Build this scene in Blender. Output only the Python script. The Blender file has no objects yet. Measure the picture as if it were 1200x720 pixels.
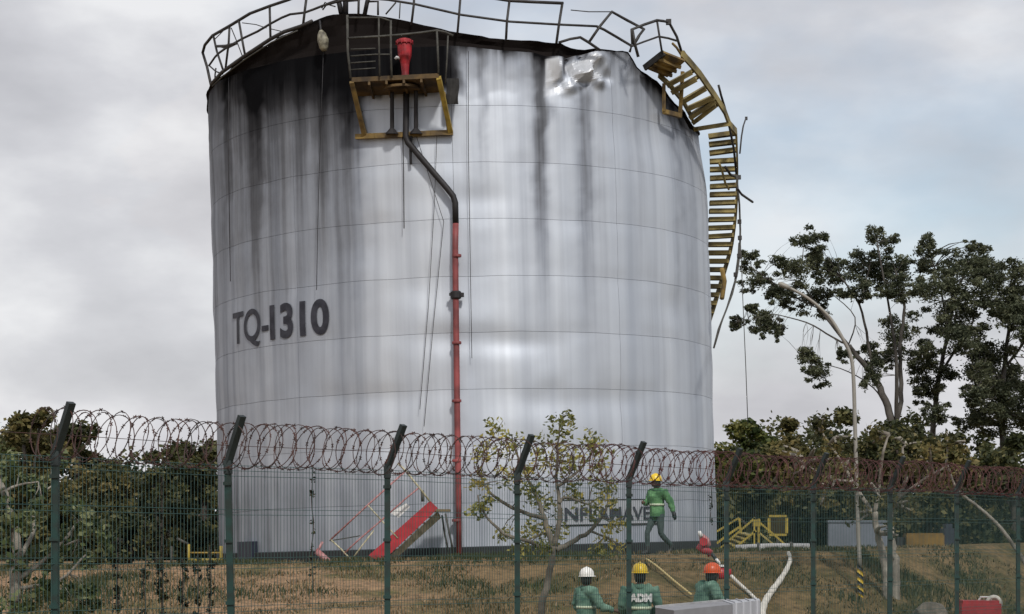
import bpy, bmesh, math, random
import numpy as np
from mathutils import Vector, Matrix, noise as mnoise

random.seed(7)
rng = np.random.default_rng(7)
sc = bpy.context.scene
COL = sc.collection
PI = math.pi
rad = math.radians

# ------------------------------------------------------------------ camera, sky, sun
F = 2333.0          # focal length in photo pixels (photo is 1200 wide)
HY = 640.0          # horizon row
CZ = 2.05           # eye height
cam_d = bpy.data.cameras.new('camera')
cam = bpy.data.objects.new('camera', cam_d)
COL.objects.link(cam)
cam.location = (0, 0, CZ)
cam.rotation_euler = (rad(90), 0, 0)
cam_d.sensor_width = 36.0
cam_d.lens = F / 1200 * 36
cam_d.shift_y = (HY - 360) / 1200
cam_d.clip_start = 0.5
cam_d.clip_end = 6000
sc.camera = cam

SUN_EL, SUN_AZ = 44, 163     # azimuth: clockwise from +Y (view direction); 163 = behind the camera, a little to its right
sun_d = bpy.data.lights.new('sun', 'SUN')
sun_d.energy = 2.5
sun_d.angle = rad(6)
sun_d.color = (1.0, 0.96, 0.9)
sun = bpy.data.objects.new('sun', sun_d)
COL.objects.link(sun)
dirv = Vector((math.sin(rad(SUN_AZ)) * math.cos(rad(SUN_EL)), math.cos(rad(SUN_AZ)) * math.cos(rad(SUN_EL)), math.sin(rad(SUN_EL))))
sun.rotation_euler = dirv.to_track_quat('Z', 'Y').to_euler()
sun.location = (20, -20, 40)

world = bpy.data.worlds.new('World')
sc.world = world
world.use_nodes = True
def build_world():
    nt = world.node_tree
    nt.nodes.clear()
    N = nt.nodes.new
    L = nt.links.new
    out = N('ShaderNodeOutputWorld')
    sky = N('ShaderNodeTexSky')
    sky.sky_type = 'NISHITA'
    sky.sun_disc = False
    sky.sun_elevation = rad(SUN_EL)
    sky.sun_rotation = rad(SUN_AZ)
    sky.air_density = 1.2
    sky.dust_density = 0.6
    bg1 = N('ShaderNodeBackground'); bg1.inputs[1].default_value = 0.12
    L(sky.outputs[0], bg1.inputs[0])
    tc = N('ShaderNodeTexCoord')
    mp = N('ShaderNodeMapping'); mp.inputs['Scale'].default_value = (1, 1, 2.1)
    mp.inputs['Location'].default_value = (0.67, 6.89, 8.75)
    L(tc.outputs['Generated'], mp.inputs[0])
    n1 = N('ShaderNodeTexNoise'); n1.inputs['Scale'].default_value = 4.2; n1.inputs['Detail'].default_value = 6; n1.inputs['Roughness'].default_value = 0.5
    n2 = N('ShaderNodeTexNoise'); n2.inputs['Scale'].default_value = 8.0; n2.inputs['Detail'].default_value = 6; n2.inputs['Roughness'].default_value = 0.5
    L(mp.outputs[0], n1.inputs[0]); L(mp.outputs[0], n2.inputs[0])
    # brightness of the cloud layer
    r2 = N('ShaderNodeValToRGB')
    e = r2.color_ramp.elements
    e[0].position = 0.34; e[0].color = (0.54, 0.54, 0.57, 1)
    e[1].position = 0.66; e[1].color = (0.86, 0.86, 0.875, 1)
    k = e.new(0.5); k.color = (0.66, 0.66, 0.69, 1)
    L(n2.outputs[0], r2.inputs[0])
    bg2 = N('ShaderNodeBackground'); bg2.inputs[1].default_value = 1.0
    L(r2.outputs[0], bg2.inputs[0])
    r1 = N('ShaderNodeValToRGB')
    e = r1.color_ramp.elements
    e[0].position = 0.38; e[0].color = (0.40, 0.40, 0.40, 1)
    e[1].position = 0.60; e[1].color = (1, 1, 1, 1)
    L(n1.outputs[0], r1.inputs[0])
    # cloud cover closes up towards the horizon all round
    sx = N('ShaderNodeSeparateXYZ'); L(tc.outputs['Generated'], sx.inputs[0])
    mr = N('ShaderNodeMapRange'); mr.inputs['From Min'].default_value = 0.19; mr.inputs['From Max'].default_value = 0.06; mr.interpolation_type = 'SMOOTHSTEP'
    L(sx.outputs['Z'], mr.inputs['Value'])
    ad0 = N('ShaderNodeMath'); ad0.operation = 'MAXIMUM'; L(mr.outputs['Result'], ad0.inputs[0]); L(r1.outputs[0], ad0.inputs[1])
    ml = N('ShaderNodeMapRange'); ml.inputs['From Min'].default_value = 0.02; ml.inputs['From Max'].default_value = -0.16; ml.interpolation_type = 'SMOOTHSTEP'; ml.inputs['To Max'].default_value = 0.96
    L(sx.outputs['X'], ml.inputs['Value'])      # the overcast is closed on the left, broken on the right
    ad = N('ShaderNodeMath'); ad.operation = 'MAXIMUM'; L(ml.outputs['Result'], ad.inputs[0]); L(ad0.outputs[0], ad.inputs[1])
    mix = N('ShaderNodeMixShader')
    L(ad.outputs[0], mix.inputs[0]); L(bg1.outputs[0], mix.inputs[1]); L(bg2.outputs[0], mix.inputs[2])
    L(mix.outputs[0], out.inputs[0])
build_world()
sc.view_settings.view_transform = 'Standard'
sc.view_settings.look = 'None'
sc.view_settings.gamma = 1.0
sc.view_settings.exposure = 0.0

# ------------------------------------------------------------------ helpers
def P(px, py, Y):
    return Vector(((px - 600) * Y / F, Y, CZ + (HY - py) * Y / F))

def sstep(a, b, x):
    t = (x - a) / (b - a)
    t = 0 if t < 0 else 1 if t > 1 else t
    return t * t * (3 - 2 * t)

def interp(pts, x):
    if x <= pts[0][0]: return pts[0][1]
    for (x0, y0), (x1, y1) in zip(pts, pts[1:]):
        if x <= x1: return y0 + (y1 - y0) * (x - x0) / (x1 - x0)
    return pts[-1][1]

def mat(name, color, rough=0.6, metal=0.0, var=0.0, scale=5.0, color2=None, bump=0.0, bscale=40.0, pos=(0.35, 0.65), spec=0.5):
    m = bpy.data.materials.new(name)
    m.use_nodes = True
    nt = m.node_tree
    b = nt.nodes['Principled BSDF']
    b.inputs['Roughness'].default_value = rough
    b.inputs['Metallic'].default_value = metal
    b.inputs['Specular IOR Level'].default_value = spec
    c = (*color, 1)
    b.inputs['Base Color'].default_value = c
    tc = nt.nodes.new('ShaderNodeTexCoord')
    if color2 is None and var > 0:
        color2 = tuple(max(0, v * (1 - var)) for v in color)
    if color2 is not None:
        n = nt.nodes.new('ShaderNodeTexNoise'); n.inputs['Scale'].default_value = scale; n.inputs['Detail'].default_value = 6
        nt.links.new(tc.outputs['Object'], n.inputs[0])
        r = nt.nodes.new('ShaderNodeValToRGB')
        r.color_ramp.elements[0].position = pos[0]; r.color_ramp.elements[0].color = (*color2, 1)
        r.color_ramp.elements[1].position = pos[1]; r.color_ramp.elements[1].color = c
        nt.links.new(n.outputs[0], r.inputs[0]); nt.links.new(r.outputs[0], b.inputs['Base Color'])
    if bump > 0:
        n2 = nt.nodes.new('ShaderNodeTexNoise'); n2.inputs['Scale'].default_value = bscale; n2.inputs['Detail'].default_value = 4
        nt.links.new(tc.outputs['Object'], n2.inputs[0])
        bp = nt.nodes.new('ShaderNodeBump'); bp.inputs['Strength'].default_value = bump; bp.inputs['Distance'].default_value = 0.02
        nt.links.new(n2.outputs[0], bp.inputs['Height']); nt.links.new(bp.outputs[0], b.inputs['Normal'])
    return m

def leaf_mat(name, dark, mid, light, translucent=0.25):
    m = bpy.data.materials.new(name); m.use_nodes = True
    nt = m.node_tree; nt.nodes.clear(); N = nt.nodes.new; L = nt.links.new
    out = N('ShaderNodeOutputMaterial')
    at = N('ShaderNodeAttribute'); at.attribute_name = 'tone'
    r = N('ShaderNodeValToRGB')
    e = r.color_ramp.elements
    e[0].position = 0.1; e[0].color = (*dark, 1); e[1].position = 0.95; e[1].color = (*light, 1)
    k = e.new(0.55); k.color = (*mid, 1)
    L(at.outputs['Fac'], r.inputs[0])
    d = N('ShaderNodeBsdfPrincipled'); d.inputs['Roughness'].default_value = 0.55; d.inputs['Specular IOR Level'].default_value = 0.3
    t = N('ShaderNodeBsdfTranslucent')
    L(r.outputs[0], d.inputs['Base Color']); L(r.outputs[0], t.inputs[0])
    mx = N('ShaderNodeMixShader'); mx.inputs[0].default_value = translucent
    L(d.outputs[0], mx.inputs[1]); L(t.outputs[0], mx.inputs[2]); L(mx.outputs[0], out.inputs[0])
    return m

class MB:
    def __init__(s): s.v = []; s.f = []
    def add(s, vs, fs):
        o = len(s.v); s.v += [tuple(v) for v in vs]; s.f += [tuple(i + o for i in f) for f in fs]; return s
    def box(s, c, size, R=None):
        hx, hy, hz = size[0] / 2, size[1] / 2, size[2] / 2
        vs = [Vector((x, y, z)) for x in (-hx, hx) for y in (-hy, hy) for z in (-hz, hz)]
        if R is not None: vs = [R @ v for v in vs]
        c = Vector(c)
        return s.add([v + c for v in vs], [(0, 1, 3, 2), (4, 6, 7, 5), (0, 4, 5, 1), (2, 3, 7, 6), (0, 2, 6, 4), (1, 5, 7, 3)])
    def bar(s, a, b, w, h, up=(0, 0, 1)):
        a = Vector(a); b = Vector(b); d = b - a; l = d.length
        if l < 1e-6: return s
        d.normalize(); u = Vector(up)
        sx = d.cross(u)
        if sx.length < 1e-3: sx = d.cross(Vector((1, 0, 0)))
        sx.normalize(); u = sx.cross(d)
        R = Matrix((d, sx, u)).transposed()
        return s.box((a + b) / 2, (l, w, h), R)
    def tube(s, pts, r, n=6, cap=True):
        pts = [Vector(p) for p in pts]
        k = len(pts)
        rs = r if isinstance(r, (list, tuple)) else [r] * k
        up = None; rings = []
        for i in range(k):
            t = (pts[min(i + 1, k - 1)] - pts[max(i - 1, 0)])
            if t.length < 1e-9: t = Vector((0, 0, 1))
            t.normalize()
            if up is None:
                up = t.cross(Vector((0, 0, 1)))
                if up.length < 0.1: up = t.cross(Vector((1, 0, 0)))
                up.normalize()
            else:
                up = up - t * up.dot(t)
                if up.length < 1e-4: up = t.orthogonal()
                up.normalize()
            w = t.cross(up)
            rings.append([pts[i] + (up * math.cos(2 * PI * j / n) + w * math.sin(2 * PI * j / n)) * rs[i] for j in range(n)])
        vs = [v for rg in rings for v in rg]
        fs = [(i * n + j, i * n + (j + 1) % n, (i + 1) * n + (j + 1) % n, (i + 1) * n + j) for i in range(k - 1) for j in range(n)]
        if cap: fs += [tuple(range(n - 1, -1, -1)), tuple((k - 1) * n + j for j in range(n))]
        return s.add(vs, fs)
    def lathe(s, prof, c=(0, 0, 0), n=20, M=None):
        c = Vector(c); k = len(prof); vs = []
        for r, z in prof:
            for j in range(n):
                a = 2 * PI * j / n
                v = Vector((r * math.cos(a), r * math.sin(a), z))
                if M is not None: v = M @ v
                vs.append(v + c)
        fs = [(i * n + j, i * n + (j + 1) % n, (i + 1) * n + (j + 1) % n, (i + 1) * n + j) for i in range(k - 1) for j in range(n)]
        fs += [tuple(range(n - 1, -1, -1)), tuple((k - 1) * n + j for j in range(n))]
        return s.add(vs, fs)
    def build(s, name, m, parent=None, origin=None, smooth=False):
        me = bpy.data.meshes.new(name)
        v = s.v
        if origin is not None:
            o = Vector(origin); v = [(a[0] - o.x, a[1] - o.y, a[2] - o.z) for a in v]
        me.from_pydata(v, [], s.f)
        ms = m if isinstance(m, (list, tuple)) else [m]
        for q in ms: me.materials.append(q)
        if smooth: me.polygons.foreach_set('use_smooth', [True] * len(me.polygons))
        me.update()
        return link(name, me, parent)

def link(name, me, parent=None):
    o = bpy.data.objects.new(name, me); COL.objects.link(o)
    if parent is not None: o.parent = parent
    return o
def tag(o, label=None, cat=None, group=None, kind=None):
    if label: o['label'] = label
    if cat: o['category'] = cat
    if group: o['group'] = group
    if kind: o['kind'] = kind
    return o
def thing(name, label, cat, loc=(0, 0, 0), group=None):
    o = bpy.data.objects.new(name, None); COL.objects.link(o); o.location = loc; o.empty_display_size = 0.3
    return tag(o, label, cat, group)
def copy_tree(o, parent=None):
    c = o.copy(); COL.objects.link(c); c.parent = parent
    for ch in list(o.children): copy_tree(ch, c)
    return c
def dup_part(o, parent=None, M=None):
    c = o.copy(); COL.objects.link(c); c.parent = parent if parent is not None else o.parent
    if M is not None: c.matrix_local = M
    return c

# ------------------------------------------------------------------ materials
M_steel_dark = mat('charred_steel', (0.035, 0.033, 0.032), 0.7, 0.3, var=0.5, scale=4)
M_rail = mat('scorched_rail', (0.05, 0.048, 0.047), 0.6, 0.3, color2=(0.025, 0.02, 0.018), scale=6)
M_rail_grey = mat('burnt_grey_rail', (0.075, 0.072, 0.062), 0.8, 0.0, var=0.5, scale=8)
M_yellow_burnt = mat('scorched_yellow_paint', (0.28, 0.18, 0.045), 0.7, 0, color2=(0.07, 0.045, 0.02), scale=3)
M_brown_burnt = mat('charred_brown_floor', (0.14, 0.085, 0.028), 0.8, 0, color2=(0.04, 0.026, 0.014), scale=3)
M_stair = mat('scorched_stair_paint', (0.30, 0.235, 0.085), 0.75, 0, color2=(0.08, 0.065, 0.03), scale=2)
M_tread = mat('stair_tread_steel', (0.36, 0.28, 0.10), 0.75, 0, color2=(0.11, 0.085, 0.035), scale=2.5)
M_yellow = mat('safety_yellow', (0.62, 0.42, 0.03), 0.5, 0, var=0.35, scale=6)
M_yellow_pale = mat('faded_yellow', (0.34, 0.27, 0.08), 0.6, 0, var=0.35, scale=6)
M_red = mat('red_paint', (0.42, 0.025, 0.035), 0.45, 0, var=0.3, scale=6)
M_red_pipe = mat('faded_red_pipe', (0.30, 0.065, 0.065), 0.6, 0, color2=(0.15, 0.035, 0.035), scale=3)
M_black_pipe = mat('sooty_pipe', (0.022, 0.02, 0.022), 0.6, 0.2, var=0.4)
M_dull = mat('dull_yellow_paint', (0.36, 0.27, 0.035), 0.6, 0, var=0.45, scale=5)
M_pink = mat('faded_pink_paint', (0.45, 0.24, 0.24), 0.6, 0, color2=(0.3, 0.1, 0.1), scale=8)
M_redpink = mat('worn_red_paint', (0.40, 0.06, 0.07), 0.55, 0, color2=(0.22, 0.02, 0.03), scale=9)
M_cream = mat('cream_paint', (0.52, 0.48, 0.34), 0.6, 0, color2=(0.3, 0.27, 0.16), scale=7)
M_post = mat('dark_green_coating', (0.009, 0.040, 0.034), 0.5, 0, color2=(0.012, 0.024, 0.020), scale=5, pos=(0.4, 0.55))
M_arm = mat('weathered_arm', (0.022, 0.034, 0.034), 0.55, 0, var=0.4, scale=6)
M_wire = mat('green_mesh_wire', (0.03, 0.075, 0.07), 0.5, 0)
M_razor_dark = mat('dark_razor_wire', (0.035, 0.027, 0.027), 0.7, 0.1, color2=(0.085, 0.036, 0.028), scale=4)
M_razor_rust = mat('rusty_razor_wire', (0.10, 0.036, 0.032), 0.75, 0.1, color2=(0.05, 0.022, 0.022), scale=3)
M_bark_pale = mat('pale_bark', (0.36, 0.33, 0.28), 0.85, 0, color2=(0.15, 0.13, 0.105), scale=5, bump=0.4)
M_bark_mid = mat('brown_grey_bark', (0.20, 0.175, 0.14), 0.9, 0, color2=(0.08, 0.065, 0.05), scale=6, bump=0.5)
M_bark_dark = mat('dark_bark', (0.075, 0.06, 0.048), 0.9, 0, var=0.5, scale=5, bump=0.5)
M_bark_euc = mat('grey_bark', (0.11, 0.10, 0.088), 0.85, 0, color2=(0.05, 0.044, 0.038), scale=1.6, bump=0.4, bscale=6)
M_leaf_dark = leaf_mat('dark_foliage', (0.026, 0.033, 0.014), (0.068, 0.078, 0.03), (0.17, 0.155, 0.06), 0.35)
M_leaf_euc = leaf_mat('eucalyptus_leaves', (0.042, 0.052, 0.03), (0.10, 0.115, 0.065), (0.20, 0.21, 0.125), 0.4)
M_leaf_olive = leaf_mat('olive_foliage', (0.04, 0.043, 0.017), (0.115, 0.11, 0.038), (0.24, 0.19, 0.075), 0.35)
M_leaf_green = leaf_mat('bright_foliage', (0.03, 0.048, 0.014), (0.09, 0.115, 0.03), (0.20, 0.19, 0.055), 0.35)
M_leaf_young = leaf_mat('yellow_green_leaves', (0.09, 0.10, 0.03), (0.30, 0.30, 0.09), (0.58, 0.48, 0.13), 0.4)
M_leaf_pale = leaf_mat('pale_leaves', (0.04, 0.06, 0.02), (0.11, 0.14, 0.05), (0.26, 0.28, 0.14), 0.3)
M_vine = leaf_mat('dried_vine', (0.012, 0.012, 0.009), (0.04, 0.036, 0.02), (0.085, 0.09, 0.03))
M_white = mat('white_paint', (0.72, 0.72, 0.70), 0.5, 0, var=0.2, scale=6)
M_canvas = mat('white_canvas_hose', (0.66, 0.63, 0.56), 0.8, 0, var=0.3, scale=6, bump=0.3)
M_lamp_pole = mat('weathered_galvanised', (0.30, 0.285, 0.25), 0.6, 0.2, color2=(0.26, 0.24, 0.21), scale=5)
M_black = mat('black_paint', (0.012, 0.012, 0.014), 0.5, 0)
M_navy = mat('navy_paint', (0.018, 0.022, 0.04), 0.5, 0, var=0.3)
M_letter = mat('faded_black_lettering', (0.012, 0.013, 0.022), 0.6, 0, color2=(0.035, 0.036, 0.05), scale=5)
M_cab = mat('grey_cabinet_paint', (0.27, 0.27, 0.285), 0.6, 0, var=0.15, scale=3)
M_cab2 = mat('white_cabinet_paint', (0.46, 0.47, 0.50), 0.6, 0, var=0.15, scale=3)
M_rock = mat('pale_rock', (0.22, 0.19, 0.15), 0.9, 0, var=0.5, scale=4, bump=0.6)
M_conc = mat('pale_concrete', (0.40, 0.40, 0.40), 0.85, 0, var=0.3, scale=3, bump=0.2)
M_bluewall = mat('pale_blue_render', (0.16, 0.18, 0.215), 0.85, 0, var=0.25, scale=1.5)
M_skin = mat('skin', (0.13, 0.065, 0.042), 0.55, 0, var=0.1, scale=12)
M_green_jkt = mat('green_workwear', (0.13, 0.30, 0.12), 0.8, 0, color2=(0.04, 0.13, 0.05), scale=5, bump=0.4, bscale=18)
M_teal_jkt = mat('teal_workwear', (0.17, 0.285, 0.215), 0.85, 0, color2=(0.045, 0.12, 0.085), scale=5, bump=0.4, bscale=18)
M_trouser = mat('grey_green_trousers', (0.06, 0.085, 0.08), 0.85, 0, color2=(0.03, 0.045, 0.045), scale=8, bump=0.4, bscale=18)
M_boot = mat('dark_boots', (0.02, 0.02, 0.02), 0.6, 0)
M_hair = mat('dark_hair', (0.012, 0.010, 0.009), 0.6, 0)
M_hat_y = mat('yellow_hard_hat', (0.72, 0.50, 0.03), 0.35, 0)
M_hat_w = mat('white_hard_hat', (0.78, 0.77, 0.73), 0.35, 0)
M_hat_o = mat('orange_hard_hat', (0.70, 0.10, 0.02), 0.35, 0)
M_reflect = mat('pale_reflective_band', (0.55, 0.62, 0.45), 0.5, 0)
M_rope = mat('yellow_rope', (0.46, 0.36, 0.16), 0.8, 0)

# ------------------------------------------------------------------ terrain
XT0, YT0 = (550 - 600) * 50.8 / F, 50.8      # tank centre
T = 1.76                                      # terrace level at the tank
FX0, FY0, FDX, FDY = -4.72, 20.6, 1.598, 1.922   # first fence post, step to next
def fence_Y(x): return FY0 + (x - FX0) * FDY / FDX
def terr(x, y):
    foot = max(30.2, fence_Y(x) + 1.6) if x < 25 else max(30.2, fence_Y(25) + 1.6)
    top = max(41.0, foot + 5.2)
    zt = T + 0.0245 * max(-16, min(16, x - XT0))
    t = (y - foot) / (top - foot)
    t = 0 if t < 0 else 1 if t > 1 else t
    # rounded shoulder and foot
    s = t + 0.06 * math.sin(2 * PI * t) * -1 * (1 - t)
    z = zt * s
    k = 0.05 if 0 < t < 1 else 0.015
    if 28 < y < 120:
        z += k * (mnoise.noise((x * 0.5, y * 0.5, 3.1)) + 0.5 * mnoise.noise((x * 1.5, y * 1.5, 9.1)))
    return z
def build_ground():
    def axis(fine0, fine1, step, lo, hi):
        a = list(np.arange(fine0, fine1 + 1e-6, step))
        s = step; x = fine0; left = []
        while x > lo: s *= 1.5; x -= s; left.append(x)
        s = step; x = fine1; right = []
        while x < hi: s *= 1.5; x += s; right.append(x)
        return left[::-1] + a + right
    xs = axis(-16, 20, 0.3, -3000, 3000)
    ys = axis(26, 52, 0.22, -300, 4500)
    vs = [(x, y, terr(x, y)) for y in ys for x in xs]
    nx = len(xs)
    fs = [(j * nx + i, j * nx + i + 1, (j + 1) * nx + i + 1, (j + 1) * nx + i) for j in range(len(ys) - 1) for i in range(nx - 1)]
    b = MB(); b.v = vs; b.f = fs
    m = bpy.data.materials.new('dry_grass_earth'); m.use_nodes = True
    nt = m.node_tree; N = nt.nodes.new; L = nt.links.new
    pb = nt.nodes['Principled BSDF']; pb.inputs['Roughness'].default_value = 0.95; pb.inputs['Specular IOR Level'].default_value = 0.1
    tc = N('ShaderNodeTexCoord')
    n1 = N('ShaderNodeTexNoise'); n1.inputs['Scale'].default_value = 0.5; n1.inputs['Detail'].default_value = 8; n1.inputs['Roughness'].default_value = 0.65
    n2 = N('ShaderNodeTexNoise'); n2.inputs['Scale'].default_value = 6; n2.inputs['Detail'].default_value = 6
    L(tc.outputs['Object'], n1.inputs[0]); L(tc.outputs['Object'], n2.inputs[0])
    r1 = N('ShaderNodeValToRGB'); e = r1.color_ramp.elements
    e[0].position = 0.36; e[0].color = (0.07, 0.085, 0.03, 1); e[1].position = 0.54; e[1].color = (0.31, 0.205, 0.125, 1)
    k = e.new(0.45); k.color = (0.19, 0.145, 0.075, 1)
    r2 = N('ShaderNodeValToRGB'); e = r2.color_ramp.elements
    e[0].position = 0.3; e[0].color = (0.55, 0.55, 0.55, 1); e[1].position = 0.7; e[1].color = (1.15, 1.1, 1.05, 1)
    L(n1.outputs[0], r1.inputs[0]); L(n2.outputs[0], r2.inputs[0])
    # reddish brown at the left end of the bank, darker olive further right
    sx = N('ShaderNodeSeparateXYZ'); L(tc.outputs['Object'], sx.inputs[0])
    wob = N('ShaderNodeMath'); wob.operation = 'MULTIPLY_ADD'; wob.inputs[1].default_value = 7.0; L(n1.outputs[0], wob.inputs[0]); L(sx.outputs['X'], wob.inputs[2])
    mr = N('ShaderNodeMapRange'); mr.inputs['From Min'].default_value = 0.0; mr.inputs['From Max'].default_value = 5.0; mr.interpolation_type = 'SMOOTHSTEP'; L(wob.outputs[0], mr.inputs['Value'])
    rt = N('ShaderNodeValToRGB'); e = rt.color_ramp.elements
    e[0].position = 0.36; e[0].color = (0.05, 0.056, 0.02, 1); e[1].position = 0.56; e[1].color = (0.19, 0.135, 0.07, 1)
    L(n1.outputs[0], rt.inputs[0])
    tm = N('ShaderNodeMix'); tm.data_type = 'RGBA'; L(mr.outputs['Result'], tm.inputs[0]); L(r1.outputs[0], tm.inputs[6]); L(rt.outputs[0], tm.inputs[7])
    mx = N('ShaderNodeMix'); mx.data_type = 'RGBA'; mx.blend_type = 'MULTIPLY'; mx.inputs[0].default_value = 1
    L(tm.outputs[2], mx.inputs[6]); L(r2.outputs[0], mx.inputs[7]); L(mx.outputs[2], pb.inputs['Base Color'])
    bp = N('ShaderNodeBump'); bp.inputs['Strength'].default_value = 0.6; bp.inputs['Distance'].default_value = 0.06
    L(n2.outputs[0], bp.inputs['Height']); L(bp.outputs[0], pb.inputs['Normal'])
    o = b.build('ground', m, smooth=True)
    tag(o, kind='structure')
build_ground()

# ------------------------------------------------------------------ storage tank
R = 6.29
H0 = 11.43
TB = Vector((XT0, YT0, T - 0.02))
TILT = rad(-1.5)
TM = Matrix.Translation(TB) @ Matrix.Rotation(TILT, 4, 'Y')
TMI = TM.inverted()
CAMP = Vector((0, 0, CZ))
def TL(px, py, r=R):
    """photo ray meets the tank's cylinder of radius r (local tank coordinates)"""
    d = TMI.to_3x3() @ Vector(((px - 600) / F, 1, (HY - py) / F)); o = TMI @ CAMP
    a = d.x * d.x + d.y * d.y; b = o.x * d.x + o.y * d.y; c = o.x * o.x + o.y * o.y - r * r
    D = b * b - a * c
    t = (-b - math.sqrt(D)) / a if D > 0 else -b / a
    return o + d * t
def TW(v):
    w = TM @ Vector(v)
    return 600 + F * w.x / w.y, HY - F * (w.z - CZ) / w.y
def th_of(v): return math.atan2(v.x, -v.y)
ROOF_PX = [(246.8, 103), (265, 88), (285, 72), (305, 58), (325, 46), (345, 37), (362, 28), (379, 20), (392, 18), (404, 17), (430, 17), (463, 23), (503, 31), (531, 38), (560, 43), (600, 47), (645, 51), (681, 57), (700, 58), (738, 60), (750, 77), (757, 82), (775, 96), (790, 110), (810, 130), (819, 148)]
SHELL_PX = [(246.8, 104), (265, 92), (288, 83), (345, 69), (379, 64), (420, 60), (480, 56), (531, 54), (560, 56), (600, 60), (625, 62), (640, 66), (665, 67), (690, 62), (702, 59), (738, 61), (750, 78), (757, 84), (775, 98), (790, 112), (810, 132), (819, 150)]
def prof(pxs):
    out = []
    for px, py in pxs:
        v = TL(px, py); out.append((th_of(v), v.z))
    out.sort()
    a, b = out[0], out[-1]
    return [(-PI, 10.9), (a[0] - 0.6, 11.0)] + out + [(b[0] + 0.6, 10.8), (PI, 10.9)]
ROOF_Z = prof(ROOF_PX); SHELL_Z = prof(SHELL_PX)
def roof_z(t): return interp(ROOF_Z, t)
def shell_z(t): return interp(SHELL_Z, t)
def wrap(a): return (a + PI) % (2 * PI) - PI

NPL, NCO = 10, 9
CH = 1.27
DENTS = []
def add_dent(px, py, rx, ry, depth, ang=0):
    v = TL(px, py); DENTS.append((th_of(v), v.z, rx, ry, depth * 0.85, ang))
add_dent(500, 335, 0.9, 0.5, -0.05); add_dent(585, 255, 0.8, 0.45, 0.02); add_dent(560, 235, 0.6, 0.3, -0.04)
add_dent(420, 290, 0.9, 0.5, -0.05); add_dent(640, 470, 1.2, 0.35, -0.05); add_dent(760, 155, 0.6, 0.5, -0.07)
add_dent(430, 470, 1.3, 0.3, -0.05); add_dent(600, 402, 1.0, 0.25, -0.05); add_dent(720, 470, 0.9, 0.3, -0.045); add_dent(790, 360, 0.6, 0.4, -0.05)
add_dent(610, 100, 0.9, 0.4, -0.05); add_dent(560, 90, 0.5, 0.5, -0.05); add_dent(350, 330, 0.9, 0.5, -0.04)
add_dent(480, 200, 0.6, 0.5, 0.03); add_dent(520, 400, 0.7, 0.3, -0.05)
CREASES = [(652, 66, 664, 104, 0.20, 12), (668, 70, 660, 96, -0.16, 7), (704, 64, 672, 100, 0.17, 11), (686, 66, 712, 92, -0.16, 10), (676, 84, 706, 96, 0.13, 9), (646, 104, 690, 94, -0.11, 9), (690, 60, 690, 84, 0.12, 8), (714, 70, 704, 100, 0.08, 8)]
def disp(t, z):
    d = 0.0
    for (dt, dz, rx, ry, dep, an) in DENTS:
        u = wrap(t - dt) * R; w = z - dz
        q = (u / rx) ** 2 + (w / ry) ** 2
        if q < 9: d += dep * math.exp(-q)
    # soft oil-canning and seam pull-in
    d += 0.022 * mnoise.noise((t * 3.2, z * 0.75, 1.7)) + 0.010 * mnoise.noise((t * 9, z * 1.6, 5.2))
    k = (z / CH) % 1.0
    if z < 8 * CH: d += 0.0025 * math.sin(PI * k)
    if 0.6 < z < 9.5:      # plates pucker along the welded joints
        sk = round(z / CH); q = (z - sk * CH) / 0.20
        if abs(q) < 3: d += math.exp(-q * q) * (0.020 * mnoise.noise((t * 5.5, sk * 2.7, 6.1)) + 0.010 * mnoise.noise((t * 13, sk * 2.7, 3.1)) - 0.006)
    # crumpled top course
    hz = sstep(8.9, 11.3, z)
    if hz > 0:
        d += hz * 0.055 * mnoise.noise((t * 8, z * 0.8, 8.8)) + hz * 0.025 * abs(mnoise.noise((t * 22, z * 2.2, 2.2)))
        # sharply creased patch right of centre
        px, py = TW((R * math.sin(t), -R * math.cos(t), z))
        g = math.exp(-((px - 683) / 34) ** 2 - ((py - 82) / 22) ** 2) if math.cos(t) > 0 else 0
        if g > 0.01:
            w = 0.0
            for (x0, y0, x1, y1, dep, wd) in CREASES:
                ex, ey = x1 - x0, y1 - y0; L2 = ex * ex + ey * ey
                u = ((px - x0) * ex + (py - y0) * ey) / L2; u = min(1, max(0, u))
                q = math.hypot(px - x0 - u * ex, py - y0 - u * ey)
                w += dep * max(0.0, 1 - q / wd)
            d += w * min(1, g * 2.2) - 0.06 * g
    # right shoulder buckles inwards
    d -= 0.28 * sstep(8.6, 11, z) * math.exp(-((t - 1.25) / 0.55) ** 2)
    return d
def gauss(x, s): return math.exp(-(x / s) ** 2)
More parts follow.
